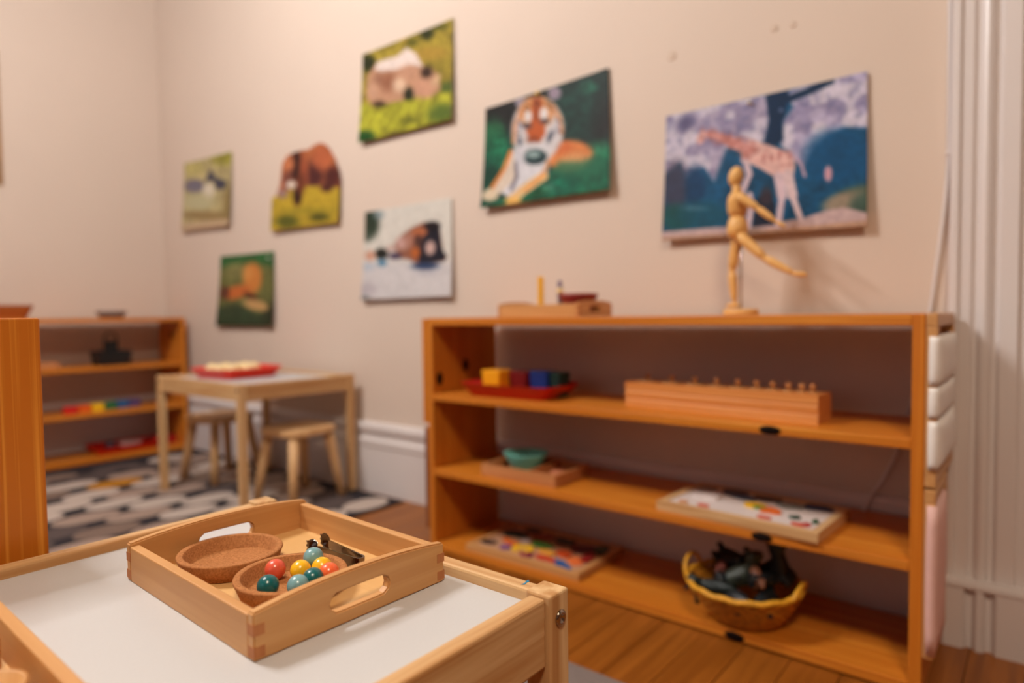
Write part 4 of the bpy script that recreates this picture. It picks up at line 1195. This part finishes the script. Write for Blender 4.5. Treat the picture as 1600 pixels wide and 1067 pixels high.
# ------------------------------------------------------------------ things on the far table
flared_tray('plastic_tray', (-2.50, 1.345, 0.009 + 0.44), 0.12, 0.2, 0.21, 0.04, 0.032, RED.copy() if False else plain('red_orange_plastic', (232, 46, 14), rough=0.35, var=0.03), 'bright red plastic tray of cream shells on the far table')
CRM = plain('cream_shell', (240, 214, 160), rough=0.5, var=0.06)
rg = random.Random(5)
for i, (dx, dy, nm) in enumerate(((-0.06, -0.07, 'left front'), (-0.005, -0.065, 'nearest'), (0.055, -0.05, 'right front'), (-0.065, -0.01, 'left'), (0.0, 0.0, 'middle'), (0.06, 0.015, 'right'), (-0.05, 0.06, 'left back'), (0.01, 0.065, 'farthest'))):
    o = ellipsoid('cream_shell', (0, 0, 0), (0.029, 0.024, 0.026), CRM, seg=18)
    o.location = (-2.50 + dx, 1.345 + dy, 0.449 + 0.0035 + 0.0255); o.rotation_euler = (0, 0, rg.uniform(0, 3))
    tag(o, 'cream oval shell in the bright red tray on the far table', 'shell', 'cream shells in the bright red tray')

# ------------------------------------------------------------------ things on the corner shelf
CX = -3.60
o = flared_tray('wooden_bowl', (-3.60, 0.85, 0.69), 0, 0.10, 0.16, 0.062, 0.03, wood('bowl_wood', (196, 118, 60), (170, 92, 40), axis='y', freq=50), 'brown wooden bowl at the left on top of the corner shelf unit', 'bowl', th=0.008)
t = thing('glass_dish', (-3.62, 1.30, 0.69), 'small clear glass dish on top of the corner shelf unit', 'dish')
GL = plain('clear_glass', (236, 232, 240), rough=0.05, var=0.0, trans=0.85)
lathe('dish_body', [(0, 0), (0.05, 0), (0.07, 0.03), (0.072, 0.035), (0.068, 0.035), (0.048, 0.004), (0, 0.004)], GL, t, n=32)
o = box('small_wooden_box', (-0.05, 0.05), (-0.06, 0.06), (0, 0.028), TW['y'], bev=0.004)
o.location = (-3.60, 0.99, S1); tag(o, 'small pale wooden box at the left of the top shelf in the corner unit', 'box')
t = thing('black_caddy', (-3.60, 1.285, S1), 'black caddy with an upright handle on the upper shelf of the corner unit', 'caddy')
BLK = plain('black_plastic', (24, 24, 26), rough=0.4, var=0.1)
vessel('caddy_bin', [(rrect(0.11, 0.14, .012), 0), (rrect(0.125, 0.158, .014), 0.07), (rrect(0.119, 0.152, .013), 0.07), (rrect(0.105, 0.135, .012), 0.004)], BLK, t)
tube('handle', [(0, -0.028, 0.006), (0, -0.028, 0.14), (0, -0.02, 0.155), (0, 0.02, 0.155), (0, 0.028, 0.14), (0, 0.028, 0.006)], 0.005, BLK, t, n=10)
box('divider', (-0.004, 0.004), (-0.03, 0.03), (0.004, 0.12), BLK, t)
for i, (c, nm) in enumerate((((206, 34, 30), 'red'), ((226, 96, 24), 'orange'), ((242, 196, 28), 'yellow'), ((24, 110, 66), 'green'), ((24, 92, 150), 'blue'), ((84, 66, 118), 'purple'))):
    o = vessel('rainbow_block', [(rrect(0.05, 0.054, .006), 0), (rrect(0.05, 0.054, .006), 0.032), (rrect(0.046, 0.050, .005), 0.034)], plain('rainbow_' + nm, c, rough=0.4, var=0.03))
    o.location = (-3.555 - (0.012 * i), 1.085 + i * 0.060, S2); tag(o, nm + ' block in the rainbow row on the corner shelf', 'block', 'rainbow row of blocks')
flared_tray('plastic_tray', (-3.62, 1.33, S3), PI / 2, 0.26, 0.15, 0.035, 0.025, RED, 'red plastic tray on the bottom shelf of the corner unit')
o = lathe('pale_dish', [(0, 0), (0.04, 0), (0.055, 0.03), (0.056, 0.034), (0.052, 0.034), (0.038, 0.005), (0, 0.005)], plain('pale_pink', (206, 170, 164), rough=0.4), n=28)
o.location = (-3.61, 1.36, S3 + 0.0035); tag(o, 'pale pink dish in the red tray on the bottom of the corner unit', 'dish')
o = ellipsoid('dark_ball', (0, 0, 0), (0.026,) * 3, plain('aubergine', (60, 36, 50), rough=0.5), seg=20)
o.location = (-3.61, 1.27, S3 + 0.0035 + 0.026); tag(o, 'dark aubergine ball in the red tray on the bottom of the corner unit', 'ball')
o = vessel('red_box', [(rrect(0.09, 0.12, .008), 0), (rrect(0.09, 0.12, .008), 0.045), (rrect(0.08, 0.11, .006), 0.047)], plain('deep_red', (160, 24, 22), rough=0.4))
o.location = (-3.62, 1.535, S3); o.location.y = 1.525; tag(o, 'deep red box behind the far table leg on the bottom of the corner unit', 'box')
